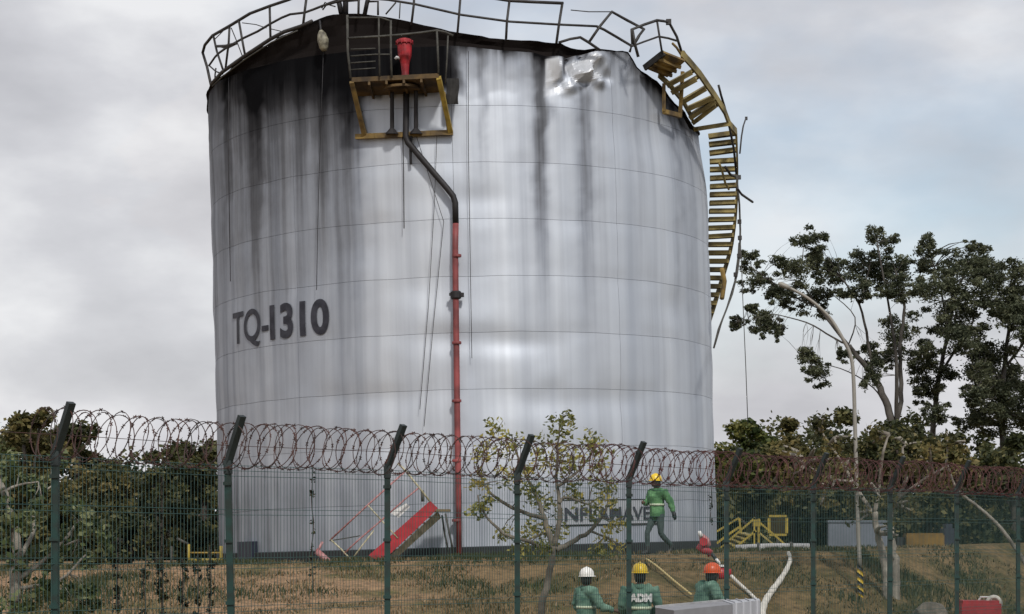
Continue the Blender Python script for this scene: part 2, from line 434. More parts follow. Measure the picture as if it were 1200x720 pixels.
def soot(x, y):
    s = 0.0
    y += 9 * mnoise.noise((x * 0.06, y * 0.012, 3.3)) + 5 * mnoise.noise((x * 0.22, y * 0.02, 6.3)); x += 5 * mnoise.noise((x * 0.03, y * 0.05, 9.3)) + 2.5 * mnoise.noise((x * 0.1, y * 0.12, 1.3))
    if x < 436:
        e = sstep(440, 408, x)
        yb = interp([(246, 98), (275, 98), (300, 110), (345, 104), (380, 106), (405, 116), (420, 126), (436, 132)], x)
        d = y - yb
        v = interp([(-40, 1.0), (-10, 0.97), (0, 0.92), (14, 0.80), (30, 0.62), (60, 0.47), (110, 0.38), (200, 0.26), (340, 0.14), (480, 0.06)], d)
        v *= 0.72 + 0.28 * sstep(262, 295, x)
        s = v * e
    if 405 < x < 560:
        s = max(s, 0.97 * sstep(116, 100, y) * sstep(552, 522, x))
    if x > 520:
        top = interp([(520, 40), (560, 50), (640, 62), (700, 58), (740, 60), (757, 84), (790, 112), (820, 150)], x)
        d = max(0, y - top)
        k = interp([(520, 0.95), (545, 0.9), (600, 0.75), (630, 0.85), (650, 0.6), (660, 0.15), (708, 0.1), (716, 0.5), (740, 0.55), (760, 0.85), (800, 0.75), (830, 0.55)], x)
        s = max(s, k * (0.75 * math.exp(-d / 9) + 0.45 * math.exp(-d / 34)))
    f1 = sstep(470, 130, y)
    s += 0.30 * gauss(x - 266, 4) * sstep(330, 120, y)
    s += 0.16 * gauss(x - 297, 9) * f1 + 0.12 * gauss(x - 303, 6) * sstep(420, 150, y)
    s += 0.34 * gauss(x - 636, 9) * sstep(400, 90, y) + 0.16 * gauss(x - 632, 13) * sstep(520, 150, y)
    s += 0.32 * gauss(x - 687, 10) * sstep(470, 110, y) * sstep(95, 118, y) + 0.10 * gauss(x - 692, 16) * sstep(560, 200, y)
    s += 0.16 * gauss(x - 566, 5) * sstep(330, 60, y) + 0.13 * gauss(x - 748, 8) * sstep(420, 80, y) + 0.22 * gauss(x - 797, 5) * sstep(520, 120, y)
    s += 0.12 * gauss(x - 812, 5) * sstep(560, 160, y) + 0.10 * gauss(x - 378, 6) * sstep(400, 120, y)
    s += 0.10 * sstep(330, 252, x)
    s += 0.20 * sstep(525, 590, y)  # apart from the soot: shell gets darker towards its bottom
    s += 0.7 * gauss(x - 661, 4) * sstep(92, 74, y) + 0.35 * gauss(y - 101, 4) * gauss(x - 684, 22)
    return min(1.0, s)
def shine(x, y):  # clean aluminium facets, with the crumple's highlights painted in as paler colour
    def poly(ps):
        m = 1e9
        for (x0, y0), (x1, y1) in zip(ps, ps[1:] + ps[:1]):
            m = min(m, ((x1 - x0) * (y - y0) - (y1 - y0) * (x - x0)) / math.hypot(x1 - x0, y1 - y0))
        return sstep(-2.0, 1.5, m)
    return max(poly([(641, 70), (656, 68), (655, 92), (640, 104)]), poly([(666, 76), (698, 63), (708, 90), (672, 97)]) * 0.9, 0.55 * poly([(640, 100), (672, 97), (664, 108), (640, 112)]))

def tank_material():
    m = bpy.data.materials.new('smoke_stained_aluminium_paint'); m.use_nodes = True
    nt = m.node_tree; N = nt.nodes.new; L = nt.links.new
    pb = nt.nodes['Principled BSDF']
    uv = N('ShaderNodeUVMap'); uv.uv_map = 'UVMap'
    def noise(scale_u, scale_v, detail, sc_=1.0, rough=0.5):
        mp = N('ShaderNodeMapping'); mp.inputs['Scale'].default_value = (scale_u, scale_v, 1)
        L(uv.outputs[0], mp.inputs[0])
        n = N('ShaderNodeTexNoise'); n.inputs['Scale'].default_value = sc_; n.inputs['Detail'].default_value = detail; n.inputs['Roughness'].default_value = rough
        L(mp.outputs[0], n.inputs[0]); return n
    def math_(op, a, b=None, c=None, clamp=False):
        q = N('ShaderNodeMath'); q.operation = op; q.use_clamp = clamp
        for i, v in enumerate((a, b, c)):
            if v is None: continue
            if isinstance(v, (int, float)): q.inputs[i].default_value = v
            else: L(v, q.inputs[i])
        return q.outputs[0]
    streak = noise(3.4, 0.09, 5, 1.0, 0.55)      # vertical run marks
    fine = noise(13, 0.3, 3)
    blot = noise(0.9, 0.55, 7, 1.0, 0.6)
    at = N('ShaderNodeVertexColor'); at.layer_name = 'soot'
    sep = N('ShaderNodeSeparateColor'); L(at.outputs[0], sep.inputs[0])
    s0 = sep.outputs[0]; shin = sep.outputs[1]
    k = math_('MULTIPLY_ADD', streak.outputs[0], 2.6, -0.35)      # ~0.3..1.6
    k2 = math_('MULTIPLY_ADD', fine.outputs[0], 0.5, 0.75)
    kk = math_('MULTIPLY', k, k2)
    inv = math_('SUBTRACT', 1.0, s0)
    # streaks modulate partly stained areas, full soot stays full
    mod = math_('MULTIPLY_ADD', math_('SUBTRACT', kk, 1.0), math_('MULTIPLY', math_('MULTIPLY', s0, inv), 0.72), s0)
    b1 = math_('MULTIPLY_ADD', math_('SUBTRACT', blot.outputs[0], 0.5), math_('MULTIPLY', math_('MULTIPLY', s0, inv), 1.6), mod)
    # light overall grime
    dirt = math_('MULTIPLY', math_('SUBTRACT', streak.outputs[0], 0.46, clamp=True), 0.40)
    tot = math_('MAXIMUM', b1, 0.0)
    tot = math_('ADD', tot, dirt, clamp=True)
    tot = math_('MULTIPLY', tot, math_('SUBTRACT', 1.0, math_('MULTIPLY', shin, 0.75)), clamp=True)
    ramp = N('ShaderNodeValToRGB'); e = ramp.color_ramp.elements
    e[0].position = 0; e[0].color = (0.60, 0.635, 0.69, 1)
    e[1].position = 1; e[1].color = (0.006, 0.006, 0.007, 1)
    q = e.new(0.25); q.color = (0.36, 0.385, 0.435, 1)
    q = e.new(0.5); q.color = (0.145, 0.152, 0.17, 1)
    q = e.new(0.78); q.color = (0.035, 0.035, 0.039, 1)
    L(tot, ramp.inputs[0])
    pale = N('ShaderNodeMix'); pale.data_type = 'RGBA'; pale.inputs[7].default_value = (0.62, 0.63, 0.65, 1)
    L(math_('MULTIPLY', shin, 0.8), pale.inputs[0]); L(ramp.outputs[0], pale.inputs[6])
    # vertical light and dark reflection bands, painted into the base colour
    tone = noise(1.5, 0.045, 4)
    tr = N('ShaderNodeValToRGB'); e = tr.color_ramp.elements
    e[0].position = 0.32; e[0].color = (0.77, 0.785, 0.81, 1); e[1].position = 0.68; e[1].color = (1.07, 1.065, 1.05, 1)
    L(tone.outputs[0], tr.inputs[0])
    mx = N('ShaderNodeMix'); mx.data_type = 'RGBA'; mx.blend_type = 'MULTIPLY'; mx.inputs[0].default_value = 1
    L(pale.outputs[2], mx.inputs[6]); L(tr.outputs[0], mx.inputs[7])
    L(mx.outputs[2], pb.inputs['Base Color'])
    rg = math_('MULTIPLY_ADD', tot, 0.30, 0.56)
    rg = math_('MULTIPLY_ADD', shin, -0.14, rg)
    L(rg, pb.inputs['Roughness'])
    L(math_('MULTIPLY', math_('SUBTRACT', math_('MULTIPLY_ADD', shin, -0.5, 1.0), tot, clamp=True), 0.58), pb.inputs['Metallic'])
    L(math_('MULTIPLY_ADD', tot, -0.42, 0.45), pb.inputs['Specular IOR Level'])
    bn = noise(1.6, 0.9, 3)
    bp = N('ShaderNodeBump'); bp.inputs['Strength'].default_value = 0.16; bp.inputs['Distance'].default_value = 0.06
    L(bn.outputs[0], bp.inputs['Height']); L(bp.outputs[0], pb.inputs['Normal'])
    return m
M_tank = tank_material()

tank = thing('storage_tank', 'huge silver grey cylindrical fuel tank with blackened buckled top marked TQ-1310', 'storage tank')
tank.matrix_world = TM
tank.location = TB; tank.rotation_euler = (0, TILT, 0)
def shell_point(t, z, off=0.0):
    r = R + disp(t, z) + off
    return Vector((r * math.sin(t), -r * math.cos(t), z))

def build_plates():
    dth = 2 * PI / NPL
    g = 0.0035
    for c in range(NCO):
        for p in range(NPL):
            t0 = wrap(p * dth); tc = t0 + dth / 2
            front = math.cos(tc) > -0.35
            nu = (64 if c >= 8 else 40) if front else 10
            nv = (30 if c >= 8 else 16) if front else 4
            a0 = t0 + g / R; a1 = t0 + dth - g / R
            vs = []; uvs = []; cs = []
            for j in range(nv + 1):
                for i in range(nu + 1):
                    t = a0 + (a1 - a0) * i / nu; tw = wrap(t)
                    zlo = c * CH + (0.02 * mnoise.noise((tw * 2, c * 3.3, 0)) + 0.016 * mnoise.noise((tw * 7, c * 3.3, 2))) * (1 if c else 0)
                    zhi = (c + 1) * CH + 0.02 * mnoise.noise((tw * 2, (c + 1) * 3.3, 0)) + 0.016 * mnoise.noise((tw * 7, (c + 1) * 3.3, 2))
                    if c == NCO - 1: zhi = shell_z(tw)
                    zl = zlo + g; zh = zhi - (g if c < NCO - 1 else 0)
                    z = zl + (zh - zl) * j / nv
                    if front: v = shell_point(tw, z)
                    else: v = Vector((R * math.sin(tw), -R * math.cos(tw), z))
                    vs.append(v); uvs.append((t * R, z))
                    px, py = TW((R * math.sin(tw), -R * math.cos(tw), z))
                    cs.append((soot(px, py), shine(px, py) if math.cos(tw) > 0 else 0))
            n1 = nu + 1
            fs = [(j * n1 + i, j * n1 + i + 1, (j + 1) * n1 + i + 1, (j + 1) * n1 + i) for j in range(nv) for i in range(nu)]
            # returned edges
            border = [i for i in range(n1)] + [j * n1 + nu for j in range(1, nv + 1)] + [nv * n1 + i for i in range(nu - 1, -1, -1)] + [j * n1 for j in range(nv - 1, 0, -1)]
            o = len(vs); nb = len(border)
            for k in (1.0, 1 - 0.03 / R):
                for b in border:
                    v = vs[b]; vs.append(Vector((v.x * k, v.y * k, v.z))); uvs.append(uvs[b]); cs.append(cs[b])
            for i in range(nb):
                fs.append((o + (i + 1) % nb, o + i, o + nb + i, o + nb + (i + 1) % nb))
            me = bpy.data.meshes.new('shell_plate')
            me.from_pydata([tuple(v) for v in vs], [], fs)
            me.materials.append(M_tank)
            ul = me.uv_layers.new(name='UVMap')
            li = np.zeros(len(me.loops), dtype=np.int32); me.loops.foreach_get('vertex_index', li)
            ul.data.foreach_set('uv', np.array(uvs, dtype=np.float32)[li].ravel())
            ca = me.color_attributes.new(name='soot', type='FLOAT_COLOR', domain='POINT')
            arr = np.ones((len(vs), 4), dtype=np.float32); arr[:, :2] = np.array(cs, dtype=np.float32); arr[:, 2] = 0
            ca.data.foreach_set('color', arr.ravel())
            nq = nu * nv
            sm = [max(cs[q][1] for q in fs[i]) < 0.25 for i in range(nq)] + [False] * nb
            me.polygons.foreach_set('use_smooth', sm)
            me.update()
            link('shell_plate', me, tank)
build_plates()

def build_tank_rest():
    # dark inner liner seen in the joints
    b = MB(); n = 96
    vs = []; fs = []
    for j, z in enumerate((0.0, 10.1)):
        for i in range(n):
            a = 2 * PI * i / n; vs.append(((R - 0.5) * math.sin(a), -(R - 0.5) * math.cos(a), z))
    fs = [(i, (i + 1) % n, n + (i + 1) % n, n + i) for i in range(n)]
    b.add(vs, fs); b.build('inner_shell', M_steel_dark, tank, smooth=True)
    # base ring, slightly proud
    b = MB(); rings = [(R + 0.02, 0.29), (R + 0.10, 0.27), (R + 0.10, -0.35), (R - 0.2, -0.35)]
    vs = []
    for r, z in rings:
        for i in range(n):
            a = 2 * PI * i / n; vs.append((r * math.sin(a), -r * math.cos(a), z))
    fs = [(k * n + i, (k + 1) * n + i, (k + 1) * n + (i + 1) % n, k * n + (i + 1) % n) for k in range(3) for i in range(n)]
    b.add(vs, fs); b.build('base_ring', mat('dark_bitumen_ring', (0.02, 0.021, 0.024), 0.8, 0, var=0.4, scale=2), tank)
    # buckled roof: skirt rising from the shell top, then the sheet collapsing inwards
    n = 220; vs = []; rows = 9
    rowr = [None] * rows
    for k in range(rows):
        for i in range(n):
            t = wrap(2 * PI * i / n)
            sz = shell_z(t) - 0.06; rz = roof_z(t)
            w = 0.05 * mnoise.noise((t * 6, k * 0.8, 4.4)) + 0.05 * mnoise.noise((t * 14, k * 1.3, 1.4))
            base = R + disp(t, sz) - 0.03
            if k <= 4:
                q = k / 4
                r = base - 0.10 * q * (1 - q) * 4 * 0.8 + w * (0.25 + q) * 0.8 + 0.08 * q
                z = sz + (rz - sz) * q + (0.0 if k in (0, 4) else 0.03 * mnoise.noise((t * 11, k, 7)))
                if k == 4: z += 0.025 * mnoise.noise((t * 30, 0, 3)) + 0.02 * mnoise.noise((t * 70, 0, 3))
            else:
                q = (k - 4) / 4
                r = (base + 0.05) * (1 - q * 0.97)
                z = rz - 0.25 * q - 1.2 * q * (1 - q) + 0.15 * mnoise.noise((r * math.sin(t), r * math.cos(t), 2))
            vs.append((r * math.sin(t), -r * math.cos(t), z))
    fs = [(k * n + i, k * n + (i + 1) % n, (k + 1) * n + (i + 1) % n, (k + 1) * n + i) for k in range(rows - 1) for i in range(n)]
    fs.append(tuple((rows - 1) * n + i for i in range(n)))
    b = MB().add(vs, fs)
    o = b.build('roof', mat('burnt_roof_steel', (0.005, 0.005, 0.0055), 0.9, 0.0, color2=(0.011, 0.0085, 0.008), scale=1.4, pos=(0.68, 0.5), spec=0.12), tank, smooth=False)
build_tank_rest()

# painted lettering, wrapped on the shell
def text_mesh(body, offset=0.0, size=1.0):
    cu = bpy.data.curves.new('lettering', 'FONT'); cu.body = body; cu.size = size; cu.offset = offset; cu.resolution_u = 6
    ob = bpy.data.objects.new('lettering', cu); COL.objects.link(ob)
    dg = bpy.context.evaluated_depsgraph_get(); dg.update()
    me = bpy.data.meshes.new_from_object(ob.evaluated_get(dg))
    bpy.data.objects.remove(ob); bpy.data.curves.remove(cu)
    return me
def letters_on_shell(body, x0, x1, ytop, ybot, offset, off=0.02, name='lettering'):
    """x0..x1 photo columns of the word; ytop/ybot rows of cap height at its middle"""
    me = text_mesh(body, offset)
    bm = bmesh.new(); bm.from_mesh(me)
    bmesh.ops.triangulate(bm, faces=bm.faces[:])
    bmesh.ops.subdivide_edges(bm, edges=[e for e in bm.edges if e.calc_length() > 0.25], cuts=2)
    xs = [v.co.x for v in bm.verts]; ys = [v.co.y for v in bm.verts]
    mx0, mx1 = min(xs), max(xs)
    ym = (ytop + ybot) / 2; xm = (x0 + x1) / 2
    t0 = th_of(TL(x0, ym)); t1 = th_of(TL(x1, ym)); zt = TL(xm, ytop).z; zb = TL(xm, ybot).z
    cap = 0.69
    for v in bm.verts:
        t = t0 + (t1 - t0) * (v.co.x - mx0) / (mx1 - mx0); z = zb + (zt - zb) * v.co.y / cap
        v.co = shell_point(t, z, off)
    bm.to_mesh(me); bm.free()
    me.materials.clear(); me.materials.append(M_letter); me.name = name
    for p in me.polygons: p.use_smooth = False
    return link(name, me, tank)
letters_on_shell('TQ-', 274, 315.5, 363, 399.5, 0.014)
letters_on_shell('1310', 317, 386, 355, 392.5, 0.036)
def sign_plate():
    n = 24; vs = []
    zt = TL(712, 587).z; zb = TL(712, 614).z
    t0 = th_of(TL(650, 600)); t1 = th_of(TL(773, 600))
    for k, (z, o) in enumerate(((zb, -0.02), (zb, 0.03), (zt, 0.03), (zt, -0.02))):
        for i in range(n + 1):
            t = t0 + (t1 - t0) * i / n; r = R + o; vs.append((r * math.sin(t), -r * math.cos(t), z))
    fs = [(k * (n + 1) + i, k * (n + 1) + i + 1, (k + 1) * (n + 1) + i + 1, (k + 1) * (n + 1) + i) for k in range(3) for i in range(n)]
    fs += [(0, n + 1, 2 * (n + 1), 3 * (n + 1)), (n, 2 * n + 1, 3 * n + 2, 4 * n + 3)]
    pl = MB().add(vs, fs).build('sign_plate', mat('aluminium_plate', (0.34, 0.355, 0.385), 0.5, 0, var=0.1, scale=2), tank)
    # dark edge trims above and below
    for z in (zb - 0.02, zt + 0.02):
        pts = [((R + 0.03) * math.sin(t0 + (t1 - t0) * i / n), -(R + 0.03) * math.cos(t0 + (t1 - t0) * i / n), z) for i in range(n + 1)]
        MB().tube(pts, 0.014, 4).build('sign_trim', M_steel_dark, pl)
    me = letters_on_shell('INFLAM\u00c1VEL', 655, 768, 594.5, 609.5, 0.016, 0.06)
    me.parent = pl
sign_plate()

# ---- foam pipe with clamp, coupling and the red foam chamber
def foam_pipe():
    r = 0.068
    top = [(476, 96), (476, 130), (475.5, 160), (478, 167), (500, 193), (524, 221), (531, 230), (533.5, 238), (534, 262)]
    low = [(534, 262), (533.5, 290), (534, 340), (535, 420), (536, 500), (537, 560), (538, 652)]
    pts_t = [TL(x, y, R + 0.18) for x, y in top]; pts_l = [TL(x, y, R + 0.18) for x, y in low]
    pp = MB().tube(pts_l, r, 12).build('foam_pipe', M_red_pipe, tank, smooth=True)
    a = MB().tube(pts_t, r * 1.02, 12).build('burnt_pipe', M_black_pipe, pp, smooth=True)
    a['label'] = 'soot blackened upper run of the pipe'
    # coupling
    c = TL(534.3, 346, R + 0.18)
    b = MB(); b.lathe([(0.095, -0.09), (0.12, -0.065), (0.12, 0.065), (0.095, 0.09)], c, 14); b.box(c + Vector((0.12, 0, 0)), (0.12, 0.1, 0.09)); b.box(c + Vector((-0.11, 0, 0.02)), (0.08, 0.08, 0.06))
    b.build('pipe_coupling', M_black_pipe, pp)
    for y in (300, 402, 470, 540, 610):
        c = TL(535.2, y, R + 0.18)
        b = MB(); b.lathe([(0.10, -0.03), (0.105, -0.02), (0.105, 0.02), (0.10, 0.03)], c, 12); b.box(c + Vector((0, 0.12, 0)), (0.05, 0.22, 0.04))
        b.build('pipe_clamp', M_red_pipe, pp)
    # foam chamber: flanged barrel tapering to the neck above the pipe
    foot = TL(475, 90, R + 0.45); 
    b = MB(); KS = 0.8
    b.lathe([(r_ * KS, z_ * 0.96) for r_, z_ in [(0.07, -0.12), (0.07, 0.0), (0.13, 0.0), (0.13, 0.03), (0.10, 0.03), (0.10, 0.10), (0.12, 0.28), (0.15, 0.38), (0.185, 0.46), (0.195, 0.56), (0.20, 0.74), (0.24, 0.76), (0.24, 0.80), (0.20, 0.82), (0.17, 0.86), (0.05, 0.89)]], foot, 20)
    ch = b.build('foam_chamber', mat('bright_red_paint', (0.42, 0.016, 0.024), 0.5, 0, color2=(0.16, 0.008, 0.012), scale=6), tank, smooth=False)
    b = MB(); b.tube([foot + Vector((-0.1, -0.03, 0.40)), foot + Vector((-0.18, -0.05, 0.42)), foot + Vector((-0.21, -0.05, 0.38))], 0.035, 8)
    b.build('test_valve', M_white, ch, smooth=True)
    b = MB()
    for k in range(10):
        an = 2 * PI * k / 10; b.lathe([(0.015, 0.71), (0.015, 0.80)], foot + Vector((0.178 * math.cos(an), 0.178 * math.sin(an), 0)), 6)
    b.build('flange_bolt', M_red, ch)
    b = MB().tube([foot + Vector((0, 0.15, 0.62)), foot + Vector((0, 0.5, 0.62))], 0.09, 10); b.build('outlet_pipe', M_black_pipe, ch, smooth=True)
foam_pipe()

# ---- knee-braced work platform round the foam chamber
def platform():
    RP = R + 0.95
    A = TL(412, 91, RP); B = TL(514, 86, RP); C = TL(520, 103, R + 0.06); D = TL(417, 108, R + 0.06)
    z = (A.z + B.z + C.z + D.z) / 4
    dn = Vector((0, 0, -0.10))
    b = MB(); vs = [A, B, C, D, A + dn, B + dn, C + dn, D + dn]
    b.add(vs, [(0, 1, 2, 3), (7, 6, 5, 4), (0, 4, 5, 1), (1, 5, 6, 2), (2, 6, 7, 3), (3, 7, 4, 0)])
    fl = b.build('work_platform', M_brown_burnt, tank)
    # joists under the floor
    for q in (0.2, 0.4, 0.6, 0.8):
        b = MB(); a = A.lerp(B, q) + dn; c = D.lerp(C, q) + dn
        b.bar(a + Vector((0, 0, -0.04)), c + Vector((0, 0, -0.04)), 0.05, 0.08); b.build('joist', M_brown_burnt, fl)
    # rounded hatch ring below
    hc = (A + B + C + D) / 4 + Vector((0.1, -0.05, -0.17))
    b = MB(); b.lathe([(0.40, 0.0), (0.40, 0.05), (0.32, 0.05), (0.32, 0.0)], hc, 24); b.build('pipe_collar', M_brown_burnt, fl)
    # knee braces to a beam on the shell
    E = TL(427, 159, R + 0.12); G = TL(528, 154, R + 0.12)
    for a, e, w in ((A + dn, E, 0.11), (B + dn, G, 0.16)):
        b = MB(); b.bar(a, e, w, 0.10, (1, 0, 0)); o = b.build('knee_brace', M_yellow_burnt if w < .15 else mat('yellow_brace_paint', (0.42, 0.29, 0.05), 0.6, 0, var=0.5, scale=5), fl)
    for a, e in ((D + dn, E + Vector((0.04, 0.1, 0))), (C + dn, G + Vector((-0.04, 0.1, 0)))):
        b = MB(); b.bar(a, e, 0.06, 0.06); b.build('wall_post', M_yellow_burnt, fl)
    b = MB(); pts = [TL(x, y, R + 0.12) for x, y in ((417, 160.5), (440, 159.5), (476, 158), (505, 156.5), (531, 155.5))]
    for p, q in zip(pts, pts[1:]): b.bar(p, q, 0.10, 0.11)
    b.build('lower_beam', M_yellow_burnt, fl)
    # two struts with flared feet
    for x in (459.5, 487.5):
        t = TL(x, 103, R + 0.3); f = TL(x, 157, R + 0.18)
        b = MB(); b.tube([t, f.lerp(t, 0.12), f], [0.045, 0.05, 0.16], 8); b.build('strut', M_black_pipe, fl)
    b = MB(); b.tube([TL(482, 160, R + .15), TL(481, 178, R + .15), TL(481.5, 193, R + .12)], 0.035, 6); b.build('drain_stub', M_black_pipe, fl)
    # burnt guard rails
    def rail(pts, r=0.022, n='guard_bar', m=M_rail_grey, rr=RP):
        MB().tube([TL(x, y, rr) for x, y in pts], r, 6).build(n, m, fl, smooth=True)
    rail([(407, 18), (407.5, 60), (411, 92)], 0.03)
    rail([(444, 20), (444, 45), (445, 90)]); rail([(458, 24), (458, 60), (459, 91)], 0.026); rail([(512, 37), (513, 60), (514, 86)], 0.026)
    rail([(407, 45), (425, 44), (444, 43), (470, 41), (490, 39), (512, 36), (522, 38), (531, 42)], 0.026)
    rail([(407, 21), (430, 21), (446, 21), (458, 25)], 0.022); rail([(411, 66), (440, 64), (458, 64)], 0.016); rail([(411, 58), (440, 57)], 0.014, m=M_rail_grey)
    rail([(411, 74), (440, 72)], 0.014); rail([(411, 82), (440, 80)], 0.014); rail([(525, 42), (524, 66), (522, 98)], 0.02)
    # scorched hanging cloth on the right corner
    b = MB(); vs = []; 
    for j in range(7):
        for i in range(5):
            p = TL(523 + i * 3.6 + 0.8 * math.sin(j), 92 + j * 5, R + 0.4 + 0.05 * math.sin(i * 2.2 + j)); vs.append(p)
    fs = [(j * 5 + i, j * 5 + i + 1, (j + 1) * 5 + i + 1, (j + 1) * 5 + i) for j in range(6) for i in range(4)]
    back = [v + Vector((0, 0.03, 0)) for v in vs]
    fs2 = [tuple(reversed([i + 35 for i in f])) for f in fs]
    b.add(vs + back, fs + fs2); b.build('burnt_lagging', M_steel_dark, fl, smooth=True)
platform()

# ---- rim guard rail (buckled)
def rim_rail():
    RR = R + 0.20
    def T2(l, rr=RR): return [TL(x, y, rr) for x, y in l]
    top = [(247.5, 101), (242.5, 78), (237.5, 62), (240, 53), (249, 42), (270, 30), (293, 16), (317, 7), (338, 0), (360, -9), (400, -20), (455, -25), (486, -20), (540, -8), (597, 1), (625, 2.5), (660, 4)]
    g = MB().tube(T2(top), 0.036, 8).build('rim_guard_rail', M_rail, tank, smooth=True)
    def bar(l, r=0.024, n='rail', m=M_rail, rr=RR): MB().tube(T2(l, rr), r, 6).build(n, m, g, smooth=True)
    bar([(245, 77), (252, 67), (257, 62), (267, 55), (285, 45), (302, 37), (317, 28), (330, 21), (340, 17), (357, 15), (368, 11), (378, 7), (400, 1), (430, -2), (455, 0), (486, 5), (540, 17.5), (597, 25.5), (655, 29), (699, 31)], 0.027)
    bar([(247.5, 99), (260, 85), (285, 67), (317, 46), (333, 37.5), (353, 31), (366, 25)], 0.045)
    bar([(249, 101), (262, 89), (287, 70), (318, 50), (335, 42), (349, 36)], 0.018, m=M_rail_grey)
    for l in ([(250, 42), (254, 60), (261, 81)], [(269, 31), (268, 50), (264, 83)], [(280, 25), (284, 48), (287, 64)], [(316, 8), (317, 46)], [(360, -9), (357, 14), (355, 31)],
              [(486, -20), (485, 5), (482, 30)], [(540, -8), (538, 17), (536, 40)], [(597, 1), (594, 26), (593, 46)], [(659, 4), (655, 29), (652, 51)]):
        bar(l, 0.03, 'rail_post')
    # bent scraps at the left corner
    bar([(254, 54.5), (265, 54), (277, 51)], 0.035, 'bent_rail'); bar([(254, 54), (266, 57), (278, 51)], 0.02, 'bent_rail')
    bar([(245, 77), (253, 84), (261, 87)], 0.018, 'bent_rail'); bar([(271, 33), (278, 50), (284, 66)], 0.013, 'bent_rail'); bar([(252, 46), (262, 36), (268, 33)], 0.012, 'bent_rail')
    bar([(253, 80), (252, 88), (252, 95)], 0.02, 'bent_rail'); bar([(284, 27), (300, 29), (312, 33)], 0.012, 'bent_rail'); bar([(317, 34), (330, 37)], 0.012, 'bent_rail')
    bar([(377, 10), (381, 3), (386, 6), (393, 8)], 0.016, 'bent_rail'); bar([(378, 12), (384, 4), (395, 0)], 0.016, 'bent_rail')
    # twisted bay right of centre
    bar([(655, 50), (668, 46), (680, 44), (690, 50), (703, 59)], 0.032, 'bent_rail')
    bar([(690, 50), (703, 31), (717, 14), (735, 24), (754, 34), (748, 44), (742, 54)], 0.032, 'bent_rail')
    bar([(669, 12), (690, 14), (717, 14)], 0.012, 'bent_rail')
    bar([(699, 31), (708, 35), (725, 45), (740, 54), (738, 61)], 0.03, 'bent_rail')
    # pipes and box frame standing above the burnt edge
    bar([(400, 16), (398, 6), (395, -6)], 0.06, 'vent_pipe', M_black_pipe, R - 0.1); bar([(405, 18), (405, 0), (404, -12)], 0.07, 'vent_pipe', M_black_pipe, R - 0.1)
    bar([(420, 18), (420.5, -6)], 0.03, 'rail_post'); bar([(427, 19), (430, 4), (433, -8)], 0.05, 'vent_pipe', M_black_pipe, R)
    bar([(431, 2), (443, 2), (443, 18)], 0.025, 'box_frame'); bar([(407, 2), (420, 1)], 0.015, 'box_frame'); bar([(452, 17), (464, 3)], 0.018, 'bent_rail', M_rail_grey); bar([(469, 3), (468, 22)], 0.015, 'bent_rail', M_rail_grey)
rim_rail()

def floodlight():
    a = TL(376, 36, R + 0.2); c = TL(378.5, 47, R + 0.22); e = TL(380, 60, R + 0.2)
    b = MB(); b.tube([a, a.lerp(c, .4), c, e.lerp(c, .3), e], [0.04, 0.10, 0.13, 0.10, 0.05], 10)
    o = b.build('floodlight', mat('charred_cream_housing', (0.32, 0.30, 0.22), 0.6, 0, color2=(0.08, 0.07, 0.05), scale=9), tank, smooth=True)
    MB().tube([TL(375, 24, R), TL(375.5, 30, R + 0.15), a], 0.025, 6).build('lamp_bracket', M_black_pipe, o)
floodlight()

# ---- hanging cables on the shell
def cables():
    for pts, r in (([(379, 60), (377, 120), (374, 200), (372, 280), (371, 340)], 0.008), ([(472, 160), (473, 200), (473.5, 268)], 0.012), ([(488, 160), (520, 260), (508, 380), (497, 500)], 0.007),
                   ([(512, 160), (509, 240), (502, 360), (492, 480)], 0.007), ([(549, 60), (549, 180), (551, 300), (553, 420)], 0.007), ([(268, 90), (268, 200), (270, 330)], 0.009)):
        MB().tube([TL(x, y, R + 0.13) for x, y in pts], r, 5).build('hanging_cable', M_black_pipe, tank, smooth=True)
    MB().tube([TL(868, 288, R + 0.8), TL(870.5, 350, R + 0.9), TL(874, 430, R + 0.95), TL(876.5, 498, R + 0.95)], 0.011, 5).build('hanging_cable', M_rail_grey, tank, smooth=True)
cables()

